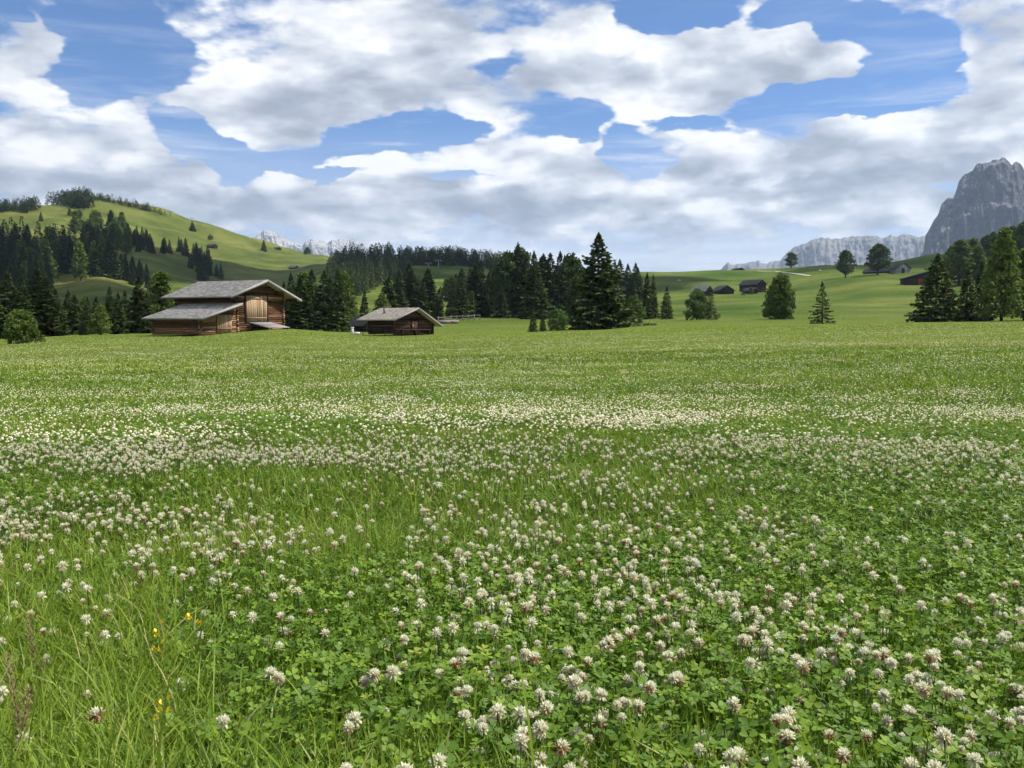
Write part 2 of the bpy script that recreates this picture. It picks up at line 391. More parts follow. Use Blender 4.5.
def mountain(name, prof, D, depth, foot_z, mat, nu=420, nv=150, gully=1.0, ledge=.0, jag=1.0, wl=90.):
    px = np.linspace(prof[0][0], prof[-1][0], nu)
    py = np.interp(px, [p[0] for p in prof], [p[1] for p in prof])
    rx, ry, rz = ray(px, py)
    u = (px - 512) / FPX * D
    top = CAMZ + rz * D
    top = top + jag * (ridged(u / wl, u * 0 + 3.3, 5) - .62) * wl * .45
    v = np.linspace(0, 1, nv)
    U, Vv = np.meshgrid(u, v, indexing='ij'); T = np.repeat(top[:, None], nv, 1)
    # v<.62 front face from foot to crest, afterwards the back slope
    t = np.clip(Vv / .62, 0, 1)
    face = np.interp(t, [0, .22, .38, .55, .62, .86, 1], [0, .16, .30, .62, .66, .93, 1.0])
    hgt = foot_z + (T - foot_z) * face
    back = np.clip((Vv - .62) / .38, 0, 1)
    hgt = hgt - (T - foot_z) * back ** 1.2
    off = (Vv - .62) * depth
    gl = ridged(U / (wl * 1.6) + 7, Vv * 2.5 + U / 900, 5) - .6
    gl2 = ridged(U / (wl * .45) + 3 + hgt / (wl * 3), hgt / (wl * 1.1), 5) - .6; gl3 = fbm(U / (wl * .16), hgt / (wl * .2), 3) - .5
    w = np.sin(np.clip(t, 0, 1) * math.pi * .5) * (1 - back)
    off = off - (gl * wl * 1.3 + gl2 * wl * .55 + gl3 * wl * .25) * gully * w * (1.15 - t * .6)
    hgt = hgt + (fbm(U / wl * 1.5, Vv * 14, 5) - .5) * wl * .35 * np.sin(np.clip(t, 0, 1) * math.pi) 
    rr = D + off
    X = rx[:, None] * rr; Y = ry[:, None] * rr
    VV = np.stack([X, Y, hgt], -1).reshape(-1, 3)
    ii, jj = np.meshgrid(np.arange(nu - 1), np.arange(nv - 1), indexing='ij')
    a = (ii * nv + jj).ravel(); F = np.stack([a, a + nv, a + nv + 1, a + 1], -1)
    return obj(name, mesh_np(name, VV, F, [mat]))
massif = [(918, 262), (923.8, 250), (925.5, 234), (933, 222), (939, 213), (942, 203), (948, 198), (953, 199.5), (959, 181), (965, 173.5), (972.5, 171), (976, 166), (985, 165),
          (994, 162), (1002, 158.5), (1008, 161), (1012, 166), (1016, 163), (1019.5, 165), (1028, 176), (1040, 172), (1060, 182), (1080, 178), (1120, 205), (1180, 235), (1240, 262)]
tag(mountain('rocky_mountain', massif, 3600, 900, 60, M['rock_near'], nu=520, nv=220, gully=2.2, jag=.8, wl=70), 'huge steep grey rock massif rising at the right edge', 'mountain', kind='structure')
rng_r = [(716, 272), (724, 265.5), (728, 263.7), (740, 264), (749, 264), (757, 261), (761, 262.8), (780.6, 259.5), (788.4, 252.5), (795, 247), (802, 243.7), (812, 240.5), (821.6, 238.2), (839, 239.8),
         (850, 236.5), (861, 235.4), (870, 237), (883, 238), (890, 235), (897, 237.5), (908, 234), (916, 236), (923, 235.4), (940, 236), (970, 240), (1010, 250), (1050, 262)]
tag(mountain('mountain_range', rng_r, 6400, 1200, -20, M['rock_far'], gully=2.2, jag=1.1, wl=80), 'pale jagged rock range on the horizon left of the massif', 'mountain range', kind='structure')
rng_l = [(240, 252), (255, 237), (262.7, 231.7), (267.6, 230.5), (273, 232), (283, 237), (295, 241.5), (302.7, 245.4), (306, 241), (310.5, 239), (318, 239), (328, 243.4), (332, 241), (338, 240.5), (347, 239), (355.5, 239.5), (367, 244), (385, 250), (420, 262)]
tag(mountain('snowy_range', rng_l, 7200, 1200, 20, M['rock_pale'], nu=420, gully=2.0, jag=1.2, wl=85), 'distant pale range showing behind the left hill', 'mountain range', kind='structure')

# ------------------------------------------------------------------ trees
def norm(v): return v / np.maximum(np.linalg.norm(v, axis=-1, keepdims=True), 1e-9)
def sprays(P, D, size, asp, seed, droop=.3, cross=False):
    """leaf sprays: one folded pair of triangles each; P origin, D direction"""
    r = np.random.default_rng(seed); n = len(P)
    D = norm(D + np.array([0, 0, -1]) * droop * r.random((n, 1)))
    s = norm(np.cross(D, norm(r.normal(size=(n, 3)) * (1.4 if cross else .55) + np.array([0, 0, 1.]))))
    up = np.cross(s, D)
    L = size[:, None]; W = L * asp
    a = P - D * L * .15; b = P + D * L * .45 + s * W + up * L * (r.random((n, 1)) - .6) * .4; c = P + D * L; d = P + D * L * .45 - s * W + up * L * (r.random((n, 1)) - .6) * .4
    V = np.stack([a, b, c, d], 1).reshape(-1, 3)
    k = np.arange(n)[:, None] * 4
    F = np.concatenate([k + np.array([[0, 1, 2]]), k + np.array([[0, 2, 3]])])
    return V, F
def spruce_meshes(name, H, Rb, nb, spb, seed, mat, ragged=.25, z0=.03, power=.8, size=.34, gaps=0.):
    r = np.random.default_rng(seed); random.seed(seed)
    t = z0 + (1 - z0) * (np.arange(nb) / nb) ** .92; t += r.normal(size=nb) * .006
    az = np.arange(nb) * 2.39996 + r.normal(size=nb) * .5
    env = np.interp(np.clip(t, 0, 1), [0, .08, .93, 1], [.86, 1, .05, 0.0]); env = np.clip(env, 0, 1) ** power
    lobes = 1 + ragged * (fbm(az * 1.1 + seed, t * 14 + seed, 3) - .5) * 2.2
    L = Rb * env * lobes * (1 - ragged * .7 * r.random(nb)) + .05
    if gaps: L = np.where(r.random(nb) < gaps, L * .45, L)
    slope = np.interp(t, [0, .35, .8, 1], [-.30, -.12, .25, .9])
    n = nb * spb; bi = np.repeat(np.arange(nb), spb)
    keepw = np.clip(L / L.max(), .12, 1)[bi]; keep = r.random(n) < keepw; bi = bi[keep]; n = len(bi)
    s = .12 + .88 * r.random(n) ** .6
    d0 = np.stack([np.cos(az[bi]), np.sin(az[bi]), slope[bi]], -1)
    lat = np.stack([-np.sin(az[bi]), np.cos(az[bi]), np.zeros(n)], -1)
    curve = .18 * L[bi] * (s ** 2 - s * .4)
    side = (r.random(n) - .5) * .42 * L[bi] * np.sin(np.clip(s, 0, 1) * 2.6)
    P = d0 * (s * L[bi])[:, None] + lat * side[:, None]
    P[:, 2] += t[bi] * H + curve * np.interp(t[bi], [0, .7, 1], [1, .3, 0]) - np.abs(side) * .25
    D = norm(d0 + lat * (np.sign(side) * .8 * r.random(n))[:, None] + r.normal(size=(n, 3)) * .25)
    sz = size * (.55 + .8 * r.random(n)) * np.interp(t[bi], [0, .8, 1], [1, .8, .45])
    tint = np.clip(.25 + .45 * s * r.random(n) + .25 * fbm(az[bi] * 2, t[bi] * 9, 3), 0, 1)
    m_ = 70; ta = r.random(m_); aa = r.random(m_) * 6.283; ra = (1 - ta) * Rb * .10
    Pt = np.stack([np.cos(aa) * ra, np.sin(aa) * ra, H * (.88 + .14 * ta)], -1); Dt = np.stack([np.cos(aa) * .45 * (1 - ta), np.sin(aa) * .45 * (1 - ta), .5 + ta], -1)
    P = np.concatenate([P, Pt]); D = np.concatenate([D, norm(Dt)]); sz = np.concatenate([sz, size * .75 * (1.15 - .5 * ta)]); tint = np.concatenate([tint, np.full(m_, .5)])
    V, F = sprays(P, D, sz, .42, seed + 5, .5)
    # leader shoot
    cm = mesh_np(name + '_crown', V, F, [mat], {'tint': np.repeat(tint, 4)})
    mb = MB(); mb.tube([(0, 0, -.3), (.02, 0, H * .3), (0, .03, H * .7), (0, 0, H * .985)], [H * .018 + .05, H * .014 + .03, H * .007 + .01, .012], 7)
    for k in range(0, nb, max(1, nb // 46)):
        e = Vector((math.cos(az[k]), math.sin(az[k]), slope[k])) * float(L[k]) * .8
        mb.tube([(0, 0, t[k] * H), tuple(e + Vector((0, 0, t[k] * H)))], [.035, .008], 3)
    return mb.mesh(name + '_trunk', M['bark']), cm, H
def round_meshes(name, H, Rc, z0, nclump, per, seed, mat, profile=None, size=.3, cl=.6, droop=.1, trunk=.035):
    r = np.random.default_rng(seed); random.seed(seed)
    profile = profile or [(0, .45), (.15, .85), (.45, 1), (.75, .72), (.92, .42), (1, .12)]
    t = r.random(nclump) ** .85; az = r.random(nclump) * 6.283; rr = np.sqrt(r.random(nclump)) ** .75
    env = np.interp(t, [p[0] for p in profile], [p[1] for p in profile]) * (1 + .5 * (fbm(az * 1.2 + seed, t * 4 + seed, 3) - .5) * 1.6)
    C = np.stack([np.cos(az) * rr * env * Rc, np.sin(az) * rr * env * Rc, z0 * H + t * (1 - z0) * H * .97], -1)
    n = nclump * per; ci = np.repeat(np.arange(nclump), per)
    off = norm(r.normal(size=(n, 3))) * (r.random((n, 1)) ** .4) * cl * (.5 + .8 * r.random(nclump))[ci][:, None] * np.array([1, 1, .7])
    P = C[ci] + off; D = norm(off + r.normal(size=(n, 3)) * .35)
    V, F = sprays(P, D, size * (.6 + .8 * r.random(n)), .5, seed + 3, droop, True)
    tint = np.clip(.2 + .3 * r.random(nclump)[ci] + .5 * r.random(n), 0, 1)
    cm = mesh_np(name + '_crown', V, F, [mat], {'tint': np.repeat(tint, 4)})
    mb = MB(); mb.tube([(0, 0, -.3), (.04, .02, H * .35), (-.03, .04, H * .65), (0, 0, H * .9)], [H * trunk, H * trunk * .75, H * trunk * .4, .02], 8, jitter=.15)
    for k in range(0, nclump, max(1, nclump // 26)):
        c = C[k]; b = Vector((0, 0, max(H * .12, c[2] - .25 * H * (.4 + .6 * rr[k]))))
        mid = b.lerp(Vector(c), .5) + Vector((0, 0, .12))
        mb.tube([tuple(b), tuple(mid), tuple(c)], [H * .010 + .02, H * .006 + .01, .01], 4)
    return mb.mesh(name + '_trunk', M['bark']), cm, H

K = {}
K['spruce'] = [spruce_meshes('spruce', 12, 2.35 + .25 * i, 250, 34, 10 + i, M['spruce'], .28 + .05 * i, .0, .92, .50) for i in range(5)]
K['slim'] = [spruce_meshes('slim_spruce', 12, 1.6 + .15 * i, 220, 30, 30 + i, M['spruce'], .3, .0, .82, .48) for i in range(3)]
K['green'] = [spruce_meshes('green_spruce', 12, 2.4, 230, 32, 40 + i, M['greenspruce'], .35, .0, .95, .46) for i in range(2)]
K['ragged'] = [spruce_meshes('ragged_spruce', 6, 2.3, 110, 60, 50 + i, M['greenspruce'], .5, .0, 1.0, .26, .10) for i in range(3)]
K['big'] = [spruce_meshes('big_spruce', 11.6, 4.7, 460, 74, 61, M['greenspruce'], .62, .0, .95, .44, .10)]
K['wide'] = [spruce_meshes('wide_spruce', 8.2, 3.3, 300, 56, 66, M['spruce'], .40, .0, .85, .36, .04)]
conep = [(0, .75), (.12, 1), (.4, .8), (.7, .5), (.9, .22), (1, .04)]
colp = [(0, .8), (.1, 1), (.55, .98), (.8, .75), (.95, .45), (1, .1)]
K['larch'] = [round_meshes('larch', 12, 2.6, .06, 230, 24, 70 + i, M['larch'], conep, .34, .62, .2, .018) for i in range(4)]
K['hilllarch'] = [round_meshes('hillside_larch', 12, 2.5, .1, 110, 16, 80 + i, M['larch'], conep, .6, .8, .1, .018) for i in range(3)]
K['pine'] = [round_meshes('stone_pine', 11, 4.2, .17, 150, 34, 90 + i, M['pine'], None, .42, .9) for i in range(3)]
K['bush'] = [round_meshes('shrub', 4, 2.3, .02, 170, 34, 100 + i, M['willow'], [(0, .85), (.3, 1), (.6, .9), (.85, .6), (1, .2)], .22, .42, .1, .02) for i in range(3)]
K['darkbush'] = [round_meshes('mountain_pine_bush', 4, 2.35, .0, 230, 40, 110, M['larch'], [(0, .9), (.3, 1), (.6, .88), (.85, .6), (1, .2)], .2, .40, .1, .02)]
K['column'] = [round_meshes('dense_broad_conifer', 6, 2.1, .0, 260, 34, 120 + i, M['larch'], colp, .26, .45, .1, .02) for i in range(2)]
NAMES = dict(spruce='spruce', slim='spruce', green='spruce', ragged='spruce', big='spruce', wide='spruce', larch='larch', hilllarch='larch', pine='stone_pine', bush='shrub', darkbush='shrub', column='conifer')
CATS = dict(bush='shrub', darkbush='shrub', column='conifer', pine='pine tree', larch='larch', hilllarch='larch')
ntree = 0
def tree(kind, x, y, H, W=None, label=None, group=None, rz=None, var=None, z=None):
    """a tree thing of real height H (m) and crown width W (m) with trunk and crown parts"""
    global ntree; ntree += 1
    tm, cm, H0 = K[kind][(ntree if var is None else var) % len(K[kind])]
    s = H / H0
    e = obj(NAMES[kind], None, loc=(x, y, float(gz(x, y)) - .04 * H / 10 if z is None else z), rotz=random.random() * 6.28 if rz is None else rz)
    w = s
    if W is not None:
        w = W / (2 * WID[kind][(ntree if var is None else var) % len(K[kind])])
    e.scale = (w, w, s); e.rotation_euler = (random.gauss(0, .022), random.gauss(0, .022), e.rotation_euler[2])
    tag(e, label, CATS.get(kind, 'spruce'), group)
    obj('trunk', tm, e); obj('crown', cm, e)
    return e
WID = {}
for k, lst in K.items():
    WID[k] = []
    for tm, cm, H0 in lst:
        a = np.empty(len(cm.vertices) * 3, dtype=np.float32); cm.vertices.foreach_get('co', a); a = a.reshape(-1, 3)
        WID[k].append(float(np.percentile(np.hypot(a[:, 0], a[:, 1]), 99.3)))
def tree_px(kind, px, py, hpx, wpx=None, label=None, group=None, d=None, **kw):
    if d is None: x, y, z, d = hit(px, py)
    else:
        rx, ry, rz = ray(px, py); x, y = rx * d, ry * d
    dep = y; return tree(kind, x, y, hpx * dep / FPX, None if wpx is None else wpx * dep / FPX, label, group, **kw)

# single trees one can point to
tree_px('big', 598, 330.5, 94, 88, 'broad tall spruce standing alone in the middle of the meadow edge', d=115, rz=.4)
tree_px('bush', 634, 328.5, 29, 26, 'pale green shrub on the right side of the big spruce', d=118, var=0)
tree_px('green', 533, 333, 25, 11, 'small slender spruce, leftmost of the seedlings beside the big spruce', d=103, var=0)
tree_px('green', 543, 332.4, 21, 9, 'small thin spruce second from the left before the dark wood', d=106, var=1)
tree_px('bush', 558, 331, 21, 26, 'bushy light green young tree touching the big spruce on its left', d=110, var=1)
tree_px('slim', 647, 317, 46, 14, 'slender spruce, taller of the close pair right of the big spruce', d=165, var=0)
tree_px('slim', 653.5, 317, 43, 12, 'slender spruce, right one of the close pair right of the big spruce', d=168, var=1)
tree_px('spruce', 666.5, 318, 32, 18, 'short spruce standing just right of the slender pair', d=160, var=2)
tree_px('bush', 697, 320, 30, 27, 'bushy green shrub in front of the dark far huts', d=150, var=2)
tree_px('ragged', 711, 320, 31, 22, 'spiky spruce leaning on the bushy shrub below the far huts', d=150, var=0)
tree_px('column', 780, 320, 45, 32, 'dense blunt-topped conifer standing alone on the right slope', d=150, var=0)
tree_px('ragged', 822, 326, 41, 31, 'small ragged spruce with open branches on the meadow edge', d=118, var=1)
tree_px('wide', 935, 324, 67, 54, 'broad dark spruce with wide low branches below the long barn', d=118, rz=1.0)
tree_px('spruce', 966, 323.5, 52, 26, 'dark spruce just right of the broad one at right', d=122, var=1)
tree_px('spruce', 981, 323.5, 57, 30, 'dark spruce between the broad spruce and the tall larch', d=124, var=3)
tree_px('larch', 1001, 324, 92, 46, 'tall airy larch, light green, near the right edge', d=120, var=0)
tree_px('larch', 1024, 323, 72, 40, 'airy larch cut by the right edge of the picture', d=126, var=1)
tree_px('larch', 1056, 324, 80, 40, 'larch beyond the right edge', d=124, var=2)
tree_px('darkbush', 22, 345, 33, 40, 'round green bush standing alone at the left meadow edge', d=76)
tree_px('pine', 845.5, 274.5, 27, 21, 'round-crowned pine, left one of the pair on the right ridge', d=385, var=0)
tree_px('pine', 877.5, 275, 30, 28, 'wide-crowned pine, right one of the pair on the right ridge', d=385, var=1)
tree_px('pine', 791, 271.5, 15, 15, 'small lone round tree on the skyline of the right ridge', d=500, var=2)
tree_px('ragged', 743, 297, 8, 6, 'tiny fir in front of the far dark barns', d=340, var=2)
tree_px('column', 751, 292.5, 7, 6, 'tiny round tree against the wall of the far barn', d=350, var=1)
tree_px('larch', 161, 331, 60, 38, 'tall light green larch left of the large barn', d=122, var=3)
tree_px('spruce', 138, 331.5, 55, 30, 'dark pointed spruce left of the light larch by the barn', d=118, var=0)
tree_px('larch', 101, 336, 30, 24, 'small light green larch in the row left of the barn', d=108, var=1)
tree_px('larch', 381, 322, 36, 26, 'yellow-green larch rising right behind the small hut', d=150, var=2)
tree_px('slim', 364, 325, 38, 14, 'slim dark spruce behind the small dark shed', d=158, var=2)
tree_px('spruce', 192.5, 231, 9, 8, 'single spruce beside the pylon on the bare left hill', var=1)
tree_px('bush', 210.5, 240, 5, 6, 'small lone bush above the hut on the left hill', var=0)
tree_px('spruce', 264, 251, 11, 7, 'tallest of the few firs on the far shoulder of the left hill', var=1)
tree_px('bush', 307.5, 254.5, 7, 8, 'round bush on the skyline right of the ridge hut', var=1)
tree_px('spruce', 41, 221, 9, 6, 'single small fir on the upper left pasture', var=3)
tree_px('bush', 70, 216, 7, 5, 'small round bush below the hilltop wood', var=2)

# groups of trees, every tree its own thing
def wood(n, x0, x1, d0, d1, h0, h1, kinds, label, group, wf=(.34, .46), avoid=None, seed=0, hp=False, xy=None, edge=None):
    r = random.Random(seed); k = 0; tries = 0; placed = []
    while k < n and tries < n * 60:
        tries += 1
        if xy is not None:
            px = r.uniform(x0, x1); py = r.uniform(d0, d1)
            if not xy(px, py): continue
            x, y, z, d = hit(px, py)
        else:
            px = r.uniform(x0, x1); d = r.uniform(d0, d1); rx, ry, _ = ray(px, 310); x, y = rx * d, ry * d
        if avoid and avoid(px, d): continue
        H = r.uniform(h0, h1) * (y / FPX if hp else 1)
        if edge: H *= edge(px)
        if any((x - a) ** 2 + (y - b) ** 2 < (.16 * (H + c)) ** 2 * .7 for a, b, c in placed): continue
        placed.append((x, y, H)); kind = r.choice(kinds)
        tree(kind, x, y, H, H * r.uniform(*wf) * (1.15 if kind in ('larch', 'hilllarch', 'pine') else 1), label, group, rz=r.random() * 6.28)
        k += 1
def inpoly(poly):
    P = np.array(poly, float)
    def f(x, y):
        c = False; j = len(P) - 1
        for i in range(len(P)):
            if (P[i, 1] > y) != (P[j, 1] > y) and x < (P[j, 0] - P[i, 0]) * (y - P[i, 1]) / (P[j, 1] - P[i, 1]) + P[i, 0]: c = not c
            j = i
        return c
    return f
def row(pts, kinds, d0, d1, label, group, seed=0, wf=(.44, .66)):
    """trees given by photo column and height in pixels, at a depth between d0 and d1"""
    r = random.Random(seed)
    for px, top in pts:
        d = r.uniform(d0, d1); rx, ry, _ = ray(px, 310); x, y = rx * d, ry * d
        _, _, tz = pt(px, top, d); zb = float(gz(x, y)); H = tz - zb
        kind = r.choice(kinds)
        tree(kind, x, y, H, H * r.uniform(*wf), label, group, rz=r.random() * 6.28)
r_ = random.Random(5)
row([(x + r_.uniform(-2, 2), t + r_.uniform(-4, 4)) for x, t in [(-8, 270), (6, 268), (14, 290), (26, 276), (36, 268), (47, 282), (57, 292), (68, 290), (78, 298), (88, 294), (95, 300), (110, 290), (118, 296), (127, 288), (149, 296), (60, 312), (84, 314), (120, 312), (172, 290), (186, 296), (150, 306)]],
    ['spruce', 'slim', 'spruce', 'green'], 110, 128, 'dark spruce in the row at the meadow edge left of the large barn', 'spruces at the meadow edge left of the barn', 1)
row([(x + r_.uniform(-2, 2), t + r_.uniform(-4, 4)) for x, t in [(-4, 290), (10, 286), (22, 292), (40, 296), (52, 298), (64, 300), (75, 296), (83, 300), (104, 306), (112, 298), (122, 302), (133, 296), (143, 292), (155, 290), (168, 300), (178, 296), (30, 284)]],
    ['spruce', 'slim', 'larch'], 130, 150, 'dark spruce in the back of the row left of the large barn', 'spruces at the back of the row left of the barn', 31)
row([(x + r_.uniform(-2, 2), t + r_.uniform(-4, 4)) for x, t in [(286, 280), (293, 272), (300, 276), (307, 268), (315, 272), (322, 268), (330, 276), (337, 270), (345, 274), (352, 285), (291, 300), (303, 302), (316, 300), (328, 296), (341, 298), (212, 300), (228, 302), (250, 300), (270, 298)]],
    ['spruce', 'slim', 'green', 'spruce', 'larch'], 125, 165, 'dark spruce in the dense wood between the barn and the small hut', 'spruces between the barn and the hut', 2)
row([(x + r_.uniform(-3, 3), t + r_.uniform(-4, 6)) for x, t in [(448, 272), (456, 270), (464, 268), (472, 264), (480, 262), (488, 264), (494, 262), (502, 262), (510, 258), (518, 260), (526, 262), (534, 260), (541, 260), (549, 262), (556, 260), (563, 258), (570, 262), (577, 262), (584, 266), (400, 270), (410, 272), (418, 270), (426, 274), (434, 276)]],
    ['spruce', 'pine', 'spruce', 'green'], 250, 330, 'dark tree at the back of the dense wood left of the big lone spruce', 'trees at the back of the centre wood', 41, (.5, .75))
row([(x + r_.uniform(-2, 2), t + r_.uniform(-4, 4)) for x, t in [(392, 276), (399, 268), (406, 262), (413, 268), (420, 276), (429, 266), (437, 288), (446, 300), (386, 280), (409, 285), (424, 292)]],
    ['spruce', 'slim', 'slim'], 165, 205, 'tall dark spruce in the clump right behind the small hut', 'spruces behind the small hut', 3)
row([(x + r_.uniform(-2, 2), t + r_.uniform(-3, 3)) for x, t in [(453, 282), (460, 274), (467, 276), (474, 266), (481, 260), (489, 272), (496, 268), (503, 258), (509, 252), (516, 247), (522, 250), (529, 256), (536, 254), (544, 258), (551, 255), (558, 252), (565, 254), (573, 256), (580, 260), (512, 270), (528, 274), (545, 274), (560, 276), (485, 288), (470, 292), (500, 286), (538, 290), (575, 276), (586, 270)]],
    ['spruce', 'slim', 'green', 'spruce', 'pine'], 175, 235, 'dark spruce in the dense wood left of the big lone spruce', 'spruces in the wood left of the big spruce', 4)
row([(x + r_.uniform(-1.5, 1.5), t + r_.uniform(-2, 2)) for x, t in [(607, 262), (614, 264), (621, 260), (628, 266), (634, 262), (639, 268), (603, 266), (618, 272), (631, 274)]],
    ['spruce', 'slim'], 270, 310, 'dark spruce in the small wood behind the big lone spruce', 'spruces behind the big spruce', 5)
row([(x + r_.uniform(-2, 2), t + r_.uniform(-2, 2)) for x, t in [(950, 247), (956, 240), (963, 243), (970, 238), (977, 246)]],
    ['pine', 'larch'], 300, 330, 'leafy green tree of the clump at the foot of the right ridge wood', 'leafy trees right of the long barn', 6, (.55, .75))
row([(x, t + r_.uniform(-3, 3)) for x, t in [(984, 238), (990, 232), (997, 234), (1003, 228), (1010, 226), (1017, 222), (1024, 224), (1032, 220), (994, 245), (1006, 244), (1019, 242), (1040, 224), (1000, 238), (1013, 234)]],
    ['pine', 'spruce', 'larch'], 330, 400, 'dark tree in the wood on the ridge at the right edge', 'trees of the wood on the right ridge', 7, (.5, .62))
# left slope forest, bases found on the ground by pixel region
wood(64, -14, 122, 250, 312, 30, 44, ['spruce', 'slim', 'slim', 'hilllarch'], 'tall dark spruce of the shaded forest low on the left hill', 'spruces of the shaded left forest', (.38, .50), seed=11, hp=True,
     xy=inpoly([(-14, 265), (20, 262), (60, 268), (112, 268), (126, 262), (122, 280), (100, 279), (70, 283), (52, 288), (50, 314), (-14, 314)]))
wood(42, 70, 132, 226, 262, 15, 23, ['hilllarch', 'spruce', 'hilllarch', 'slim'], 'green tree in the wood across the middle of the left hill', 'trees across the middle of the left hill', (.44, .60), seed=12, hp=True,
     xy=inpoly([(74, 228), (92, 232), (118, 226), (132, 234), (130, 258), (100, 258), (78, 250)]))
wood(26, 125, 192, 236, 256, 11, 16, ['spruce', 'slim', 'spruce'], 'small dark spruce in the line of trees crossing the left hill', 'line of spruces crossing the left hill', (.42, .58), seed=13, hp=True,
     xy=inpoly([(126, 238), (140, 238), (155, 248), (188, 249), (190, 254), (150, 254), (126, 250)]))
wood(24, 183, 222, 254, 286, 13, 20, ['spruce', 'slim', 'spruce'], 'dark spruce in the clump above the roof of the large barn', 'spruces above the barn roof', (.42, .56), seed=14, hp=True,
     xy=inpoly([(184, 256), (196, 256), (220, 272), (222, 284), (200, 284), (186, 268)]))
wood(15, 116, 152, 268, 290, 14, 20, ['spruce', 'slim'], 'dark spruce in the clump on the lower left knoll', 'spruces on the lower left knoll', (.42, .56), seed=15, hp=True,
     xy=inpoly([(118, 270), (134, 270), (150, 284), (148, 289), (122, 284)]))
wood(8, 218, 262, 262, 282, 6, 10, ['bush', 'spruce'], 'small scattered bush on the slope behind the barn ridge', 'scattered bushes behind the barn', (.6, .9), seed=16, hp=True)
wood(12, 8, 34, 208, 226, 7, 12, ['spruce', 'hilllarch'], 'small tree in the loose group on the upper left pasture', 'loose trees on the upper left pasture', (.4, .55), seed=17, hp=True)
wood(5, 262, 284, 252, 262, 5, 8, ['spruce'], 'little fir on the far shoulder of the left hill', 'firs on the far shoulder', (.4, .5), seed=18, hp=True)
wood(7, 418, 446, 272, 290, 9, 14, ['spruce', 'hilllarch'], 'tree scattered on the pasture above the small hut', 'scattered trees above the hut', (.4, .5), seed=19, hp=True)

# far woods that read as one mass
def far_wood(name, spots, label, seed, mat, nf=170, wr=.2, cat='woodland'):
    r = np.random.default_rng(seed); S = np.array(spots); n = len(S)
    P = []; D = []; sz = []; tint = []
    t = r.random((n, nf)) ** .8; az = r.random((n, nf)) * 6.283
    rad = (1 - t) ** .75 * (S[:, 3] * wr)[:, None] * (.45 + .55 * r.random((n, nf))) * (1 + .3 * r.normal(size=(n, 1)) * .3)
    X = S[:, 0:1] + np.cos(az) * rad; Y = S[:, 1:2] + np.sin(az) * rad; Z = S[:, 2:3] + (.03 + t * .97) * S[:, 3:4]
    P = np.stack([X, Y, Z], -1).reshape(-1, 3); D = norm(np.stack([np.cos(az), np.sin(az), np.full_like(az, -.1) + t * .8], -1)).reshape(-1, 3)
    sz = (S[:, 3:4] * .105 * (.6 + .8 * r.random((n, nf))) * (1.05 - .6 * t)).ravel()
    tn = np.clip((.55 * r.random((n, 1)) + .5 * r.random((n, nf))), 0, 1).ravel()
    V, F = sprays(P, D, sz, .5, seed, .4)
    o = obj(name, mesh_np(name, V, F, [mat], {'tint': np.repeat(tn, 4)}))
    tag(o, label, cat, kind='stuff'); return o
def spots_px(n, poly, h0, h1, seed, dmax=1100):
    r = random.Random(seed); f = inpoly(poly); xs = [p[0] for p in poly]; ys = [p[1] for p in poly]; out = []
    while len(out) < n:
        px = r.uniform(min(xs), max(xs)); py = r.uniform(min(ys), max(ys))
        if not f(px, py): continue
        x, y, z, d = hit(px, py, dmax=dmax); out.append((x, y, z - .3, r.uniform(h0, h1) * y / FPX))
    return out
far_wood('hilltop_wood', spots_px(150, [(48, 204), (70, 198), (90, 198), (92, 208), (82, 210), (62, 206)], 8, 14, 1) +
         spots_px(130, [(84, 199), (100, 198), (130, 205), (165, 214), (165, 216), (128, 207), (100, 201), (84, 203)], 3, 8, 2) +
         spots_px(110, [(-12, 211), (14, 208), (36, 203), (38, 210), (26, 214), (10, 212), (-12, 214)], 7, 12, 3),
         'dark conifer wood covering the top of the left hill', 21, M['spruce'], 150, .34)
far_wood('hillside_wood', spots_px(120, [(-14, 242), (20, 240), (52, 250), (74, 246), (112, 262), (60, 272), (-14, 272)], 18, 27, 4), 'dark conifer forest filling the lower slope of the left hill', 22, M['spruce'], 130, .17)
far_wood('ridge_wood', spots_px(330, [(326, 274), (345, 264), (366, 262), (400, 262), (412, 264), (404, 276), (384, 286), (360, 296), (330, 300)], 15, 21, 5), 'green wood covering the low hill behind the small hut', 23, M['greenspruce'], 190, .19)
far_wood('skyline_wood', spots_px(280, [(404, 263), (420, 262.5), (460, 262.5), (520, 271), (520, 274), (460, 266), (404, 266)], 12, 18, 6), 'dark trees along the skyline above the small hut', 24, M['spruce'], 130, .28)
far_wood('right_wood', spots_px(60, [(982, 262), (1010, 254), (1060, 250), (1060, 266), (1000, 270)], 16, 24, 8), 'dark wood filling the right ridge behind its single trees', 25, M['pine'], 120, .22)

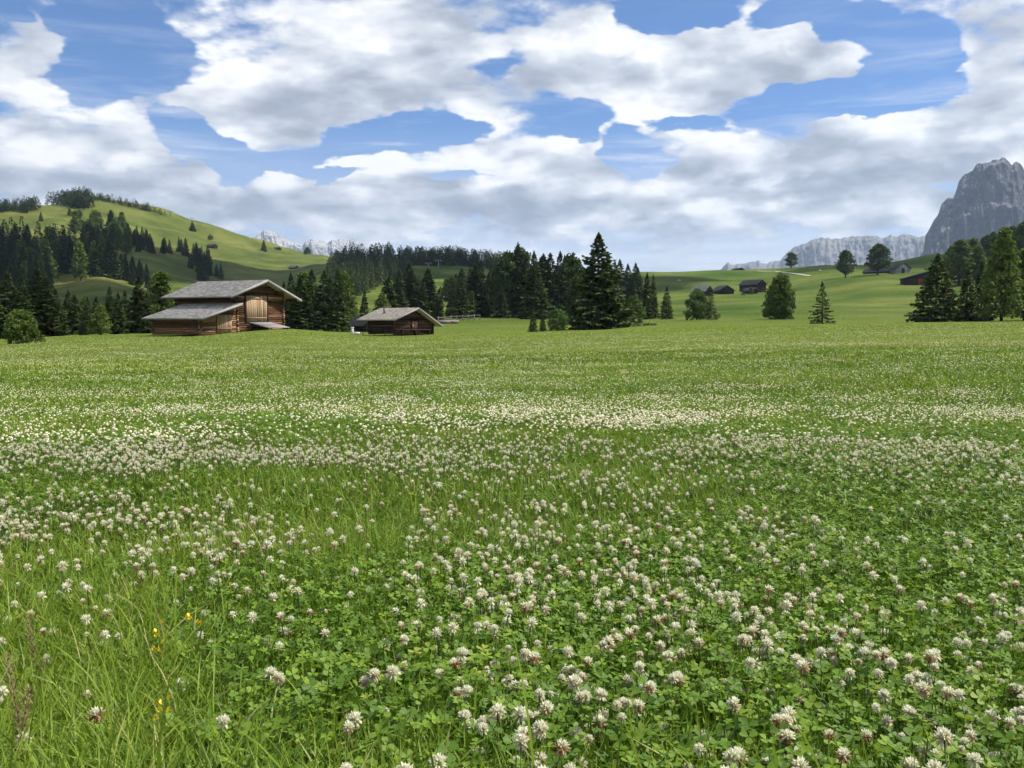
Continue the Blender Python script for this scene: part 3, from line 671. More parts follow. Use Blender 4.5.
# ------------------------------------------------------------------ buildings
def frame_at(px, py, d, alpha):
    """world matrix: x along the gable (to the right), y along the ridge (away), z up"""
    x, y, z = pt(px, py, d); v = Vector((x, y, 0)).normalized(); r = Vector((v.y, -v.x, 0))
    gx = r * math.cos(alpha) + v * math.sin(alpha)
    return (x, y, z), math.atan2(gx.y, gx.x)
def log_wall(mb, p0, p1, z0, ztop, thick=.18, r=random, ends=.22):
    """stacked squared logs from p0 to p1; ztop(s) gives the wall top along it; ends stick out"""
    p0 = Vector(p0); p1 = Vector(p1); L = (p1 - p0).length; d = (p1 - p0) / L; nrm = Vector((-d.y, d.x))
    h = .2; z = z0
    zmax = max(ztop(k / 20) for k in range(21))
    while z < zmax - .02:
        # extent where the wall is still this high
        ss = [k / 80 for k in range(81) if ztop(k / 80) >= z + h * .6]
        if not ss: break
        s0, s1 = ss[0] * L, ss[-1] * L
        e0 = ends * r.uniform(.6, 1.2) if ss[0] == 0 else 0; e1 = ends * r.uniform(.6, 1.2) if ss[-1] == 1 else 0
        a = p0 + d * (s0 - e0); b = p0 + d * (s1 + e1)
        prof = [(-.5, .12), (-.5, .82), (-.3, .98), (.3, .98), (.5, .82), (.5, .12), (.3, 0.0), (-.3, 0.0)]
        hh = h * r.uniform(.95, 1.0); tt = thick * r.uniform(.9, 1.1)
        V = []
        for q in (a, b):
            for u, w in prof:
                c = q + nrm * (u * tt); V.append((c.x, c.y, z + w * hh))
        n = 8; Q = [(k, (k + 1) % n, n + (k + 1) % n, n + k) for k in range(n)]
        T = [(0, k + 1, k) for k in range(1, n - 1)] + [(n, n + k, n + k + 1) for k in range(1, n - 1)]
        mb.add(V, Q, T, a=r.random()); z += h
def shingle_slope(mb, A, B, C, D, r=random, thick=.1, rows=None, cw=.28):
    """A,B eave (left,right), C,D ridge (right,left). A slab with overlapping shingle courses on it"""
    A, B, C, D = map(Vector, (A, B, C, D)); nrm = (B - A).cross(D - A).normalized()
    if nrm.z < 0: nrm = -nrm
    mb.hexa([tuple(p - nrm * thick) for p in (A, B, C, D)] + [tuple(p) for p in (A, B, C, D)], a=.3)
    L = (D - A).length; rows = rows or max(4, int(L / .24)); W = (B - A).length; nc = max(4, int(W / cw))
    for i in range(rows):
        t0 = i / rows; t1 = min(1, (i + 1.25) / rows)
        for j in range(nc):
            u0 = j / nc + .002; u1 = (j + 1) / nc - .002
            jit = r.uniform(-.12, .12) / rows; lift = r.uniform(.012, .03)
            ta = max(0, t0 + (jit if i else 0))
            P = []
            for u, t, l in ((u0, ta, lift), (u1, ta, lift), (u1, t1, .006), (u0, t1, .006)):
                q = A.lerp(B, u).lerp(D.lerp(C, u), t) + nrm * (l + .012); P.append(q)
            mb.add([tuple(p - nrm * .012) for p in P[:2]] + [tuple(p) for p in P], [(2, 3, 4, 5), (0, 1, 3, 2)], a=r.random())
def gable_roof(par, x0, x1, xr, y0, y1, ze0, zr, ze1, mat, name='roof', thick=.1, r=random, cw=.3, rows=None):
    mb = MB()
    shingle_slope(mb, (x0, y1, ze0), (x0, y0, ze0), (xr, y0, zr), (xr, y1, zr), r, thick, rows, cw)
    shingle_slope(mb, (x1, y0, ze1), (x1, y1, ze1), (xr, y1, zr), (xr, y0, zr), r, thick, rows, cw)
    return mb.build(name, M[mat], par)
def planks(mb, x0, x1, z0, z1, y, w=.22, t=.05, r=random, axis='x'):
    n = max(2, int((x1 - x0) / w))
    for k in range(n):
        a = x0 + (x1 - x0) * k / n; b = x0 + (x1 - x0) * (k + 1) / n - .012; o = r.uniform(0, .012)
        if axis == 'x': mb.box(a, b, y - t - o, y, z0, z1 + r.uniform(-.02, .02), a=r.random())
        else: mb.box(y - t - o, y, a, b, z0, z1, a=r.random())

# --- the large barn
rb = random.Random(21)
loc, rz = frame_at(200.3, 336.6, 88, R(40))
barn = obj('barn', None, loc=(loc[0], loc[1], 0), rotz=rz)
tag(barn, 'large brown log barn with a grey shingle roof, lean-to and pale plank doors', 'barn')
zb = -1.05
def gab(xa, xb, za, xr, zr, zc, x0w, x1w):
    return lambda s: float(np.interp(x0w + (x1w - x0w) * s, [xa, xr, xb], [za, zr, zc])) - .12
up = gab(2.8, 11.8, 2.47, 7.3, 4.10, 2.30, 4.25, 10.1)
mb = MB()
log_wall(mb, (4.25, 0), (10.1, 0), zb, up, r=rb); log_wall(mb, (4.25, 8.3), (10.1, 8.3), zb, up, r=rb)
log_wall(mb, (4.25, 0), (4.25, 8.3), zb + .08, lambda s: 2.85, r=rb); log_wall(mb, (10.1, 0), (10.1, 8.3), zb + .08, lambda s: 2.85, r=rb)
mb.build('wall', M['log'], barn)
mb = MB()
lt = lambda x: .50 + (x + .45) / 4.6 * 1.35
log_wall(mb, (0, .0), (4.1, .0), zb, lambda s: lt(4.1 * s) - .12, r=rb); log_wall(mb, (0, 6.3), (4.1, 6.3), zb, lambda s: lt(4.1 * s) - .12, r=rb)
log_wall(mb, (0, 0), (0, 6.3), zb + .08, lambda s: .55, r=rb)
mb.build('lean_to_wall', M['log'], barn)
gable_roof(barn, 2.8, 11.8, 7.3, -.95, 8.9, 2.47, 4.12, 2.26, 'shingle', r=rb)
mb = MB(); shingle_slope(mb, (-.6, 7.3, .46), (-.6, -.95, .46), (4.15, -.95, 1.86), (4.15, 7.3, 1.86), rb); mb.build('lean_to_roof', M['shingle'], barn)
# verge boards along the front edge, purlins and rafters under the eaves
mb = MB()
for xa, za, xc, zc in ((2.78, 2.47, 7.3, 4.12), (11.82, 2.26, 7.3, 4.12)):
    mb.hexa([(xa, -1.0, za - .2), (xc, -1.0, zc - .2), (xc, -.955, zc - .2), (xa, -.955, za - .2), (xa, -1.0, za + .05), (xc, -1.0, zc + .05), (xc, -.955, zc + .05), (xa, -.955, za + .05)], a=.8)
mb.hexa([(-.62, -1.0, .28), (4.15, -1.0, 1.68), (4.15, -.955, 1.68), (-.62, -.955, .28), (-.62, -1.0, .51), (4.15, -1.0, 1.91), (4.15, -.955, 1.91), (-.62, -.955, .51)], a=.8)
mb.build('verge_board', M['greyplank'], barn)
mb = MB()
for x, z in ((3.4, 2.45), (7.3, 3.86), (11.2, 2.25), (5.2, 3.1), (9.4, 2.95)): mb.tube([(x, -.85, z), (x, .6, z)], .11, 8, a=rb.random())
mb.build('purlin', M['log'], barn)
mb = MB()
for k in range(9): y = -.6 + k * 1.2; mb.box(2.95, 4.3, y - .06, y + .06, 2.33, 2.44, a=.3)
mb.build('rafter', M['darkwood'], barn)
mb = MB(); planks(mb, 5.3, 7.9, .12, 2.60, -.13, .25, .05, rb); d1 = mb.build('hay_door', M['plank'], barn)
mb = MB()
for z in (.45, 2.3): mb.box(5.35, 7.85, -.225, -.195, z, z + .12, a=.4)
mb.build('cross_batten', M['plank'], d1)
mb = MB(); mb.box(5.16, 5.29, -.2, -.1, .05, 2.68, a=.4); mb.box(7.91, 8.04, -.2, -.1, .05, 2.68, a=.4); mb.box(5.16, 8.04, -.2, -.1, 2.69, 2.8, a=.4)
mb.build('door_frame', M['darkwood'], d1)
mb = MB(); planks(mb, 1.75, 3.5, zb + .1, .78, -.13, .22, .05, rb); d2 = mb.build('stable_door', M['plank'], barn)
mb = MB(); mb.box(1.8, 3.45, -.225, -.195, -.5, -.4, a=.4); mb.box(1.8, 3.45, -.225, -.195, .35, .45, a=.4); mb.build('cross_batten', M['plank'], d2)
mb = MB()
for k in range(14):
    y = -.25 - k * .185; z = .10 - k * .034; xa, xb = 5.5, 8.25; mb.hexa([(xa, y - .17, z - .09), (xb, y - .17, z - .09), (xb, y, z - .055), (xa, y, z - .055), (xa, y - .17, z - .03), (xb, y - .17, z - .03), (xb, y, z + .004), (xa, y, z + .004)], a=rb.random())
mb.build('ramp', M['greyplank'], barn)
mb = MB(); mb.tube([(5.65, -.3, -.07), (5.65, -2.7, -.52)], .09, 6); mb.tube([(8.1, -.3, -.07), (8.1, -2.7, -.52)], .09, 6); mb.tube([(5.65, -.5, -.1), (5.65, -.5, -1.4)], .09, 6); mb.tube([(8.1, -.5, -.1), (8.1, -.5, -1.4)], .09, 6)
mb.build('ramp_beam', M['darkwood'], barn)

# --- the small hut
rh = random.Random(22)
loc, rz = frame_at(395.3, 335.8, 104, R(40))
hut = obj('hut', None, loc=(loc[0], loc[1], 0), rotz=rz)
tag(hut, 'small dark log hut with a pale shingle roof, chimney and one closed shutter', 'hut')
zb = -1.35; W = 5.5; Lh = 4.5
prof = gab(-.75, 6.4, .32, 2.75, 1.62, -.38, 0, W)
mb = MB(); log_wall(mb, (0, 0), (W, 0), zb, prof, r=rh); log_wall(mb, (0, Lh), (W, Lh), zb, prof, r=rh)
log_wall(mb, (0, 0), (0, Lh), zb + .08, lambda s: .42, r=rh); log_wall(mb, (W, 0), (W, Lh), zb + .08, lambda s: -.22, r=rh)
M['hutlog'] = m_wood('dark_reddish_logs', [(.2, (.018, .010, .008)), (.5, (.05, .027, .020)), (.8, (.14, .08, .06)), (1, (.34, .23, .18))], (.8, .8, 7))
mb.build('wall', M['hutlog'], hut)
gable_roof(hut, -.75, 6.4, 2.75, -.8, 6.0, .30, 1.64, -.40, 'shingle_pale', r=rh)
mb = MB()
for xa, za, xc, zc in ((-.77, .30, 2.75, 1.64), (6.42, -.40, 2.75, 1.64)):
    mb.hexa([(xa, -.85, za - .16), (xc, -.85, zc - .16), (xc, -.805, zc - .16), (xa, -.805, za - .16), (xa, -.85, za + .05), (xc, -.85, zc + .05), (xc, -.805, zc + .05), (xa, -.805, za + .05)], a=.6)
mb.build('verge_board', M['greyplank'], hut)
mb = MB(); mb.tube([(1.1, 3.2, .95), (1.1, 3.2, 1.75)], .13, 10); mb.tube([(1.1, 3.2, 1.75), (1.1, 3.2, 1.8)], .22, 10); mb.build('chimney', M['metal'], hut)
mb = MB(); planks(mb, 2.35, 3.15, -.68, .12, -.12, .2, .04, rh); sh = mb.build('shutter', M['shutter'], hut)
mb = MB(); mb.box(2.23, 2.34, -.2, -.1, -.75, .2); mb.box(3.16, 3.27, -.2, -.1, -.75, .2); mb.box(2.23, 3.27, -.2, -.1, .21, .3); mb.box(2.23, 3.27, -.24, -.1, -.84, -.76); mb.build('frame', M['darkwood'], sh)
mb = MB(); mb.box(.4, 4.6, -.75, -.35, -.86, -.8, a=.8); [mb.box(x, x + .08, -.7, -.4, -1.6, -.86, a=.4) for x in (.5, 2.4, 4.4)]
b_ = mb.build('bench', M['hutlog'], None); b_.location = (loc[0], loc[1], 0); b_.rotation_euler = (0, 0, rz)
tag(b_, 'long plank bench along the gable wall of the small hut', 'bench')
mb = MB(); [mb.tube([(-1.2, y, -1.5), (-1.2, y, -.62)], .05, 6) for y in (.3, 2.2, 4.2)]; mb.tube([(-1.2, .1, -.72), (-1.2, 4.4, -.70)], .045, 6)
b_ = mb.build('tether_rail', M['hutlog'], None); b_.location = (loc[0], loc[1], 0); b_.rotation_euler = (0, 0, rz)
tag(b_, 'low wooden rail in front of the shaded side of the small hut', 'rail')

# --- generic small log building
def small_building(name, label, cat, px, py, wpx, dpx, hpx, rpx, alpha=40, roof='shingle_dark', wall='darkwood', seed=0, d=None, ridge_frac=.5, extras=None, over=.6, group=None):
    """wpx, dpx: gable and long side as seen in pixels; hpx eave height, rpx ridge height"""
    r = random.Random(seed)
    if d is None: x, y, z, d = hit(px, py)
    m = (pt(px, py, d)[1]) / FPX; al = R(alpha)
    W = wpx * m / max(.2, math.cos(al)); L = dpx * m / max(.2, math.sin(al)); h = hpx * m; rd = rpx * m
    loc, rz = frame_at(px, py, d, al)
    zg = float(gz(loc[0], loc[1]))
    b = obj(name, None, loc=(loc[0], loc[1], zg), rotz=rz); tag(b, label, cat, group)
    xr = W * ridge_frac; ov = over
    slope = (rd - h) / max(xr, .1); e0 = h - ov * slope * .7; sl1 = (rd - h) / max(W - xr, .1); e1 = h - ov * sl1 * .7
    top = lambda s: float(np.interp(s * W, [0, xr, W], [h, rd, h])) - .08
    mb = MB()
    log_wall(mb, (0, 0), (W, 0), -1.2, top, r=r, thick=.22); log_wall(mb, (0, L), (W, L), -1.2, top, r=r, thick=.22)
    log_wall(mb, (0, 0), (0, L), -1.12, lambda s: h, r=r, thick=.22); log_wall(mb, (W, 0), (W, L), -1.12, lambda s: h, r=r, thick=.22)
    mb.build('wall', M[wall], b)
    gable_roof(b, -ov, W + ov, xr, -ov, L + ov, e0, rd + .12, e1, roof, r=r, cw=.6, rows=9)
    dw = min(1.2, W * .22)
    mb = MB(); planks(mb, W * .5 - dw / 2, W * .5 + dw / 2, 0.02, min(2.0, h * .9), -.14, .3, .05, r)
    mb.build('door', M['plank' if extras != 'red' else 'reddoor'] if extras else M['darkwood'], b)
    return b
small_building('shed', 'small dark shed half hidden behind the small hut', 'shed', 366, 329.5, 9, 14, 9.5, 15, 25, 'shingle_dark', seed=31, d=128)
small_building('hut', 'far dark hut with a grey roof behind the bushy shrub', 'hut', 706, 296, 6, 14, 6, 11, 35, 'shingle', seed=32, d=340)
small_building('hut', 'low far hut with its dark gable forward, between the other two', 'hut', 720, 293.5, 13, 8, 4.5, 9, 20, 'shingle_dark', seed=33, d=352)
small_building('barn', 'largest of the far dark barns on the slope, farthest right', 'barn', 757, 291, 8, 17, 9, 13, 35, 'shingle_dark', seed=34, d=362)
small_building('shed', 'low dark annex in front of the far dark barn', 'shed', 752, 292.5, 5, 8, 4, 6, 35, 'shingle_dark', seed=35, d=352)
small_building('hut', 'tiny dark hut sunk on the skyline above the far barns', 'hut', 738, 272, 5, 6, 1.2, 2.4, 30, 'shingle_dark', seed=36, d=500)
small_building('hut', 'pale grey boarded hut between the two ridge pines and the long barn', 'hut', 896, 271, 13, 5, 6, 11, 20, 'shingle_dark', 'palewall', seed=37, d=385)
small_building('shed', 'low long shed left of the pale grey ridge hut', 'shed', 891, 272, 4, 26, 2.5, 5, 50, 'shingle_dark', seed=38, d=392)
small_building('barn', 'long brown barn with a red door behind the broad right spruce', 'barn', 905, 283, 28, 4, 7, 14, 12, 'shingle_dark', seed=39, d=315, ridge_frac=.85, extras='red')
small_building('hut', 'tiny dark hut in the middle of the left hill pasture', 'hut', 212, 248.5, 5, 6, 2.5, 4.5, 35, 'shingle_dark', seed=40)
small_building('hut', 'tiny dark hut on the skyline of the left hill', 'hut', 277, 250, 4, 7, 1.2, 2.8, 35, 'shingle_dark', seed=41)
small_building('hut', 'tiny grey-roofed hut low on the right flank of the left hill', 'hut', 295, 269, 3, 6, 2.2, 4.2, 35, 'shingle', seed=42)

# --- lift pylons, fence, posts, cows, rocks
def pylon(px, py, hpx, label):
    x, y, z, d = hit(px, py); h = hpx * y / FPX
    e = obj('lift_pylon', None, loc=(x, y, z)); tag(e, label, 'pylon', None)
    mb = MB(); mb.tube([(0, 0, -.5), (0, 0, h)], [.32, .2], 8); mb.build('mast', M['metal'], e)
    mb = MB(); mb.box(-1.6, 1.6, -.15, .15, h - .3, h); [mb.tube([(s - .5, 0, h - .5), (s + .5, 0, h - .5)], .2, 8) for s in (-1.4, 1.4)]; mb.build('crossarm', M['metal'], e)
pylon(191.5, 224, 6, 'thin lift pylon just above the single spruce on the left hill')
pylon(170.5, 216.5, 5, 'thin lift pylon at the end of the hilltop wood')
pylon(438.5, 273, 13, 'thin pale lift pylon on the pasture above the small hut, right one')
pylon(428.5, 275, 12, 'thin pale lift pylon on the pasture above the small hut, left one')
# rail fence right of the hut
f0 = pt(438, 323.5, 158); f1 = pt(480, 322, 172)
fe = obj('fence', None, loc=(f0[0], f0[1], float(gz(f0[0], f0[1])))); tag(fe, 'weathered wooden rail fence right of the small hut', 'fence')
n = 8
for k in range(n):
    x = f0[0] + (f1[0] - f0[0]) * k / (n - 1); y = f0[1] + (f1[1] - f0[1]) * k / (n - 1); z = float(gz(x, y))
    mb = MB(); lx, ly, lz = x - fe.location.x, y - fe.location.y, z - fe.location.z
    mb.tube([(lx, ly, lz - .3), (lx + random.uniform(-.05, .05), ly, lz + 1.05)], .08, 6, a=random.random()); mb.build('post', M['fencewood'], fe)
    if k < n - 1:
        x2 = f0[0] + (f1[0] - f0[0]) * (k + 1) / (n - 1); y2 = f0[1] + (f1[1] - f0[1]) * (k + 1) / (n - 1); z2 = float(gz(x2, y2)) - fe.location.z
        for h in (.4, .85):
            mb = MB(); mb.tube([(lx, ly - .1, lz + h), (x2 - fe.location.x, y2 - fe.location.y - .1, z2 + h + random.uniform(-.06, .06))], .055, 5, a=random.random()); mb.build('rail', M['fencewood'], fe)
for i, (px, lab) in enumerate(((444, 'pale log lying nearer the hut before the rail fence'), (452, 'pale log lying farther from the hut before the rail fence'))):
    x, y, z = pt(px, 323.6, 152); z = float(gz(x, y)) + .25; mb = MB(); mb.tube([(-1.1, 0, 0), (0, .03, .02), (1.1, .1 * i, 0)], .28, 9, a=.9, jitter=.1)
    o = mb.build('log', M['fencewood']); o.location = (x, y, z); tag(o, lab, 'log')
# white post and block by the hut
x, y, z = pt(352.5, 334.7, 112); z = float(gz(x, y)); mb = MB(); mb.box(-.12, .12, -.12, .12, -.2, .68); mb.box(-.2, .16, -.17, .17, .68, .82); mb.tube([(.1, -.2, .5), (.25, -.35, .42)], .03, 6)
o = mb.build('post', M['white']); o.location = (x, y, z); tag(o, 'short white post standing in the grass left of the small hut', 'post')
x, y, z = pt(356.6, 335.2, 111); z = float(gz(x, y)); mb = MB()
mb.box(-.32, .32, -.2, -.15, 0, .26); mb.box(-.32, .32, .15, .2, 0, .26); mb.box(-.32, -.27, -.147, .147, 0, .26); mb.box(.27, .32, -.147, .147, 0, .26); mb.box(-.265, .265, -.145, .145, 0, .06)
o = mb.build('trough', M['white']); o.location = (x, y, z); tag(o, 'low white trough on the grass beside the short white post', 'trough')
def rock(px, py, s, label, mat='stone'):
    x, y, z, d = hit(px, py); r = np.random.default_rng(int(px)); import bmesh
    bm = bmesh.new(); bmesh.ops.create_icosphere(bm, subdivisions=3, radius=1)
    for v in bm.verts:
        k = .75 + .5 * float(fbm(v.co.x * 2 + px, v.co.y * 2 + v.co.z * 1.7, 3)); v.co = Vector((v.co.x * s * k, v.co.y * s * k, v.co.z * s * .6 * k))
    me = bpy.data.meshes.new('boulder'); bm.to_mesh(me); bm.free(); me.materials.append(M[mat]); o = obj('boulder', me, loc=(x, y, z + s * .2)); tag(o, label, 'boulder')
rock(679, 281, .75, 'pale boulder on the shaded slope left of the far huts')
rock(819.5, 271, .7, 'pale boulder near the skyline right of the lone round tree')
rock(443, 299, 1.0, 'pale boulder on the pasture edge above the rail fence')
# gravel track on the far ridge
trk = [(757, 271.2), (775, 271.4), (785, 272.6), (794, 273.8), (803, 275), (811, 276)]
P = [hit(*p)[:2] for p in trk]; V = []; 
fine = [tuple(np.array(P[i]) * (1 - t) + np.array(P[i + 1]) * t) for i in range(len(P) - 1) for t in np.linspace(0, 1, 12, endpoint=False)]
for i, p in enumerate(fine):
    q = fine[min(i + 1, len(fine) - 1)]; p0 = fine[max(i - 1, 0)]; t = Vector((q[0] - p0[0], q[1] - p0[1])).normalized(); nn = Vector((-t.y, t.x)) * .6
    for s in (-1, 0, 1): xx, yy = p[0] + nn.x * s, p[1] + nn.y * s; V.append((xx, yy, float(gz(xx, yy)) + .12))
F = [(i * 3 + k, i * 3 + k + 1, i * 3 + k + 4, i * 3 + k + 3) for i in range(len(fine) - 1) for k in (0, 1)]
tag(obj('path', mesh_np('path', np.array(V), np.array(F), [M['path']])), 'pale gravel track crossing the right ridge', 'path', kind='structure')

# ------------------------------------------------------------------ meadow plants
def at_height(px, py, h):
    rx, ry, rz = ray(px, py); t = (CAMZ - h) / -rz
    for _ in range(30): t = .5 * t + .5 * (CAMZ - h - float(gz(rx * t, ry * t))) / -rz
    return rx * t, ry * t
def sample(n, d0, d1, p, amax=.72, seed=0):
    """n points inside the middle wedge with density ~ d^-p per area, the same density carried on to the sides"""
    r = np.random.default_rng(seed); q = 2 - p; wide = lambda d: amax + np.interp(d, [0, 2, 4, 7, 14], [1.25, 1.0, .60, .25, .02])
    k = float(wide(np.array([d0]))[0]) / amax; n = int(n * k)
    u = r.random(n); d = (d0 ** q + u * (d1 ** q - d0 ** q)) ** (1 / q) if abs(q) > 1e-6 else d0 * (d1 / d0) ** u
    az = (r.random(n) * 2 - 1) * k * amax; m = np.abs(az) < wide(d); d = d[m]; az = az[m]
    return np.sin(az) * d, np.cos(az) * d, d, r
def grassiness(x, y):
    """1 where tall grass rules, 0 where clover rules"""
    g = fbm(x * .55 + 31, y * .55 + 12, 4)
    g = np.clip((g - .47) * 5 + .4, 0, 1)
    az = np.arctan2(x, y); d = np.hypot(x, y)
    g = np.maximum(g, np.clip((-.25 - az) * 7, 0, 1) * np.clip((2.9 - d) * 1.3, 0, 1))
    dark = np.exp(-(((az + .20) / .075) ** 2 + ((d - 1.35) / .22) ** 2)); g = g * (1 - dark)
    return g
def blades(n, d0, d1, p, hr, wr, seg, seed, lean=(.15, .9), dens=None):
    x, y, d, r = sample(n, d0, d1, p, seed=seed)
    g = grassiness(x, y) if dens is None else dens(x, y)
    k = r.random(len(x)) < (.9 + .1 * g); x, y, d, g = x[k], y[k], d[k], g[k]; n = len(x)
    h = r.uniform(hr[0], hr[1], n) * (.75 + .45 * g) * np.where(r.random(n) < .05, 1.35, 1); w = r.uniform(wr[0], wr[1], n) * (1 + np.maximum(d - 3, 0) * .22)
    ph = r.random(n) * 6.283; ln = r.uniform(*lean, n); fa = r.normal(size=n) * .7
    z = gz(x, y) - .005
    ld = np.stack([np.cos(ph), np.sin(ph), 0 * ph], -1); wd = np.stack([-np.sin(ph + fa), np.cos(ph + fa), 0 * ph], -1)
    B = np.stack([x, y, z], -1); V = []
    ts = np.linspace(0, 1, seg + 1)
    for t in ts[:-1]:
        c = B + ld * (h * ln * t ** 2)[:, None]; c[:, 2] += h * (t - .42 * ln * t ** 2.2)
        ww = (w * (1 - t ** 1.8 * .75))[:, None] * .5
        V += [c - wd * ww, c + wd * ww]
    c = B + ld * (h * ln)[:, None]; c[:, 2] += h * (1 - .42 * ln); V.append(c)
    m = 2 * seg + 1; VV = np.stack(V, 1).reshape(-1, 3); F = []
    for i in range(seg - 1): F += [[2 * i, 2 * i + 1, 2 * i + 3], [2 * i, 2 * i + 3, 2 * i + 2]]
    F.append([2 * seg - 2, 2 * seg - 1, 2 * seg])
    FF = (np.arange(n)[:, None, None] * m + np.array(F)[None]).reshape(-1, 3)
    pn = .5 * fbm(x * .9 + 5, y * .9 + 8, 3) + .5 * (.5 + 1.6 * (fbm(x * .09 + 15, y * .22 + 8, 4) - .5))
    tint = np.clip(.15 + .5 * r.random(n) + .75 * (pn - .45) + .12 * g, 0, .84); tint = np.where(r.random(n) < .055, r.uniform(.86, 1, n), tint)
    return VV, FF, np.repeat(tint, m)
def join(parts):
    V = []; F = []; A = []; n = 0
    for v, f, a in parts: V.append(v); F.append(f + n); A.append(a); n += len(v)
    return np.concatenate(V), np.concatenate(F), np.concatenate(A)
V, F, A = join([blades(115000, .3, 3, .9, (.04, .135), (.0020, .0042), 4, 1), blades(120000, 2.6, 11, 1.3, (.04, .10), (.003, .005), 3, 2), blades(120000, 9, 34, 1.6, (.04, .09), (.006, .009), 2, 3, dens=lambda x, y: x * 0 + 1),
                blades(60000, 30, 100, 1.8, (.02, .05), (.006, .010), 1, 4, dens=lambda x, y: x * 0 + 1),
                blades(700, .75, 3.5, .9, (.14, .22), (.0028, .005), 5, 5, (.1, .6))])
tag(obj('grass', mesh_np('grass', V, F, [M['grass']], {'tint': A})), 'green meadow grass blades growing between the clover', 'grass', kind='stuff')

LEAF = np.array([(0, 0), (.34, .42), (.46, .8), (.22, 1.06), (0, .98), (-.22, 1.06), (-.46, .8), (-.34, .42)])
def clover_leaves(n, d0, d1, p, size, seed, lod):
    x, y, d, r = sample(n, d0, d1, p, seed=seed); g = grassiness(x, y)
    k = r.random(len(x)) < .86 - .6 * g; x, y, d, g = x[k], y[k], d[k], g[k]; n = len(x)
    z = gz(x, y) + r.uniform(.015, .105, n) * (1 - .3 * g); s = r.uniform(*size, n) * (1 + np.maximum(d - 4, 0) * .10)
    N = norm(np.stack([r.normal(size=n) * .42, r.normal(size=n) * .42, np.ones(n)], -1))
    a = norm(np.cross(N, np.stack([np.cos(d * 91), np.sin(d * 91), 0 * d], -1))); b = np.cross(N, a)
    C = np.stack([x, y, z], -1); V = []; fold = r.uniform(.05, .4, n)
    pts = LEAF if lod == 0 else LEAF[[0, 1, 3, 5, 7]] if lod == 1 else LEAF[[0, 2, 6]]
    for q in range(3):
        th = q * 2.094; ca, sa = math.cos(th), math.sin(th)
        for u, v in pts:
            lx, ly = (u * ca - v * sa), (u * sa + v * ca)
            V.append(C + a * (lx * s)[:, None] + b * (ly * s)[:, None] + N * (s * (abs(u) * fold * 1.2 + v * v * .12 - .0))[:, None])
    m = len(pts) * 3; VV = np.stack(V, 1).reshape(-1, 3); L = len(pts)
    if lod == 2: base = [(0, 1, 2)]
    else: h = L // 2; base = [(0, i, i + 1) for i in range(1, L - 1)]
    F = [[q * L + i for i in t] for q in range(3) for t in base]
    FF = (np.arange(n)[:, None, None] * m + np.array(F)[None]).reshape(-1, 3)
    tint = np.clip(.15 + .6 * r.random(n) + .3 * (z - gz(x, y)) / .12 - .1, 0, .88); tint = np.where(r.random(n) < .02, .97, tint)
    A = np.repeat(tint, m)
    if lod == 0:   # petioles
        w = .0011; B = np.stack([x + r.normal(size=n) * .012, y + r.normal(size=n) * .012, gz(x, y)], -1); sd = norm(np.stack([r.normal(size=n), r.normal(size=n), 0 * x], -1)) * w
        PV = np.stack([B - sd, B + sd, C + sd, C - sd], 1).reshape(-1, 3); k4 = np.arange(n)[:, None] * 4 + len(VV)
        FF = np.concatenate([FF, k4 + np.array([[0, 1, 2]]), k4 + np.array([[0, 2, 3]])]); VV = np.concatenate([VV, PV]); A = np.concatenate([A, np.repeat(tint, 4)])
    return VV, FF, A
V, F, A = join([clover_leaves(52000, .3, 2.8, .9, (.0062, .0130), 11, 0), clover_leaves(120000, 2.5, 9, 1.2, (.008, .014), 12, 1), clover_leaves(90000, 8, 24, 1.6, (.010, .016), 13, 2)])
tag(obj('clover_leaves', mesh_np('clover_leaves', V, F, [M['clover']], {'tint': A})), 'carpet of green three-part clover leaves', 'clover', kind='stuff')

# clover flower heads
def head_mesh(name, seed, nf, rad=.0080, seg=3, wilt=.25):
    r = np.random.default_rng(seed); V = []; F = []; A = []; n = 0
    for i in range(nf):
        c = 1 - (i + .5) / nf * (1.45 + .25 * wilt)       # cos polar, from top to a little under the equator
        c = max(-.85, min(1, c)); s = math.sqrt(max(0, 1 - c * c)); a = i * 2.39996 + r.normal() * .15
        low = (1 - c) / 1.7
        d = Vector((s * math.cos(a), s * math.sin(a), c))
        dd = (d + Vector((0, 0, .75 - 1.5 * wilt * low - .9 * (low > .72)))).normalized()
        L = rad * (.95 + .25 * r.random()) ; w = rad * .17
        side = dd.cross(Vector((r.normal(), r.normal(), r.normal()))).normalized(); up = side.cross(dd)
        b = d * rad * .22; m = b + dd * L * .6; e = b + dd * L
        for p in (b + side * w * .5, b - side * w * .5, m + side * w + up * w * .7, m - side * w + up * w * .7, e + side * w * .35, e - side * w * .35, m - up * w * .6): V.append(tuple(p))
        F += [(n, n + 2, n + 3), (n, n + 3, n + 1), (n + 2, n + 4, n + 5), (n + 2, n + 5, n + 3), (n, n + 6, n + 2), (n + 6, n + 4, n + 2), (n + 1, n + 3, n + 6), (n + 3, n + 5, n + 6)]
        t = .95 - .25 * r.random() - (.55 if low > .68 - .3 * wilt else .15 * low) * (.5 + wilt)
        A += [t * .45 + .1] * 2 + [t] * 2 + [min(1, t + .08)] * 2 + [t]; n += 7
    return V, F, A
HV = []
for i, (nf, wl) in enumerate([(58, .2), (64, .35), (52, .6), (60, .1), (48, .9), (62, .45), (56, .25), (50, .75)]):
    v, f, a = head_mesh('h', 200 + i, nf, wilt=wl); HV.append((mesh_np('clover_head', np.array(v), np.array(f), [M['petal']], {'tint': a})))
SV = []
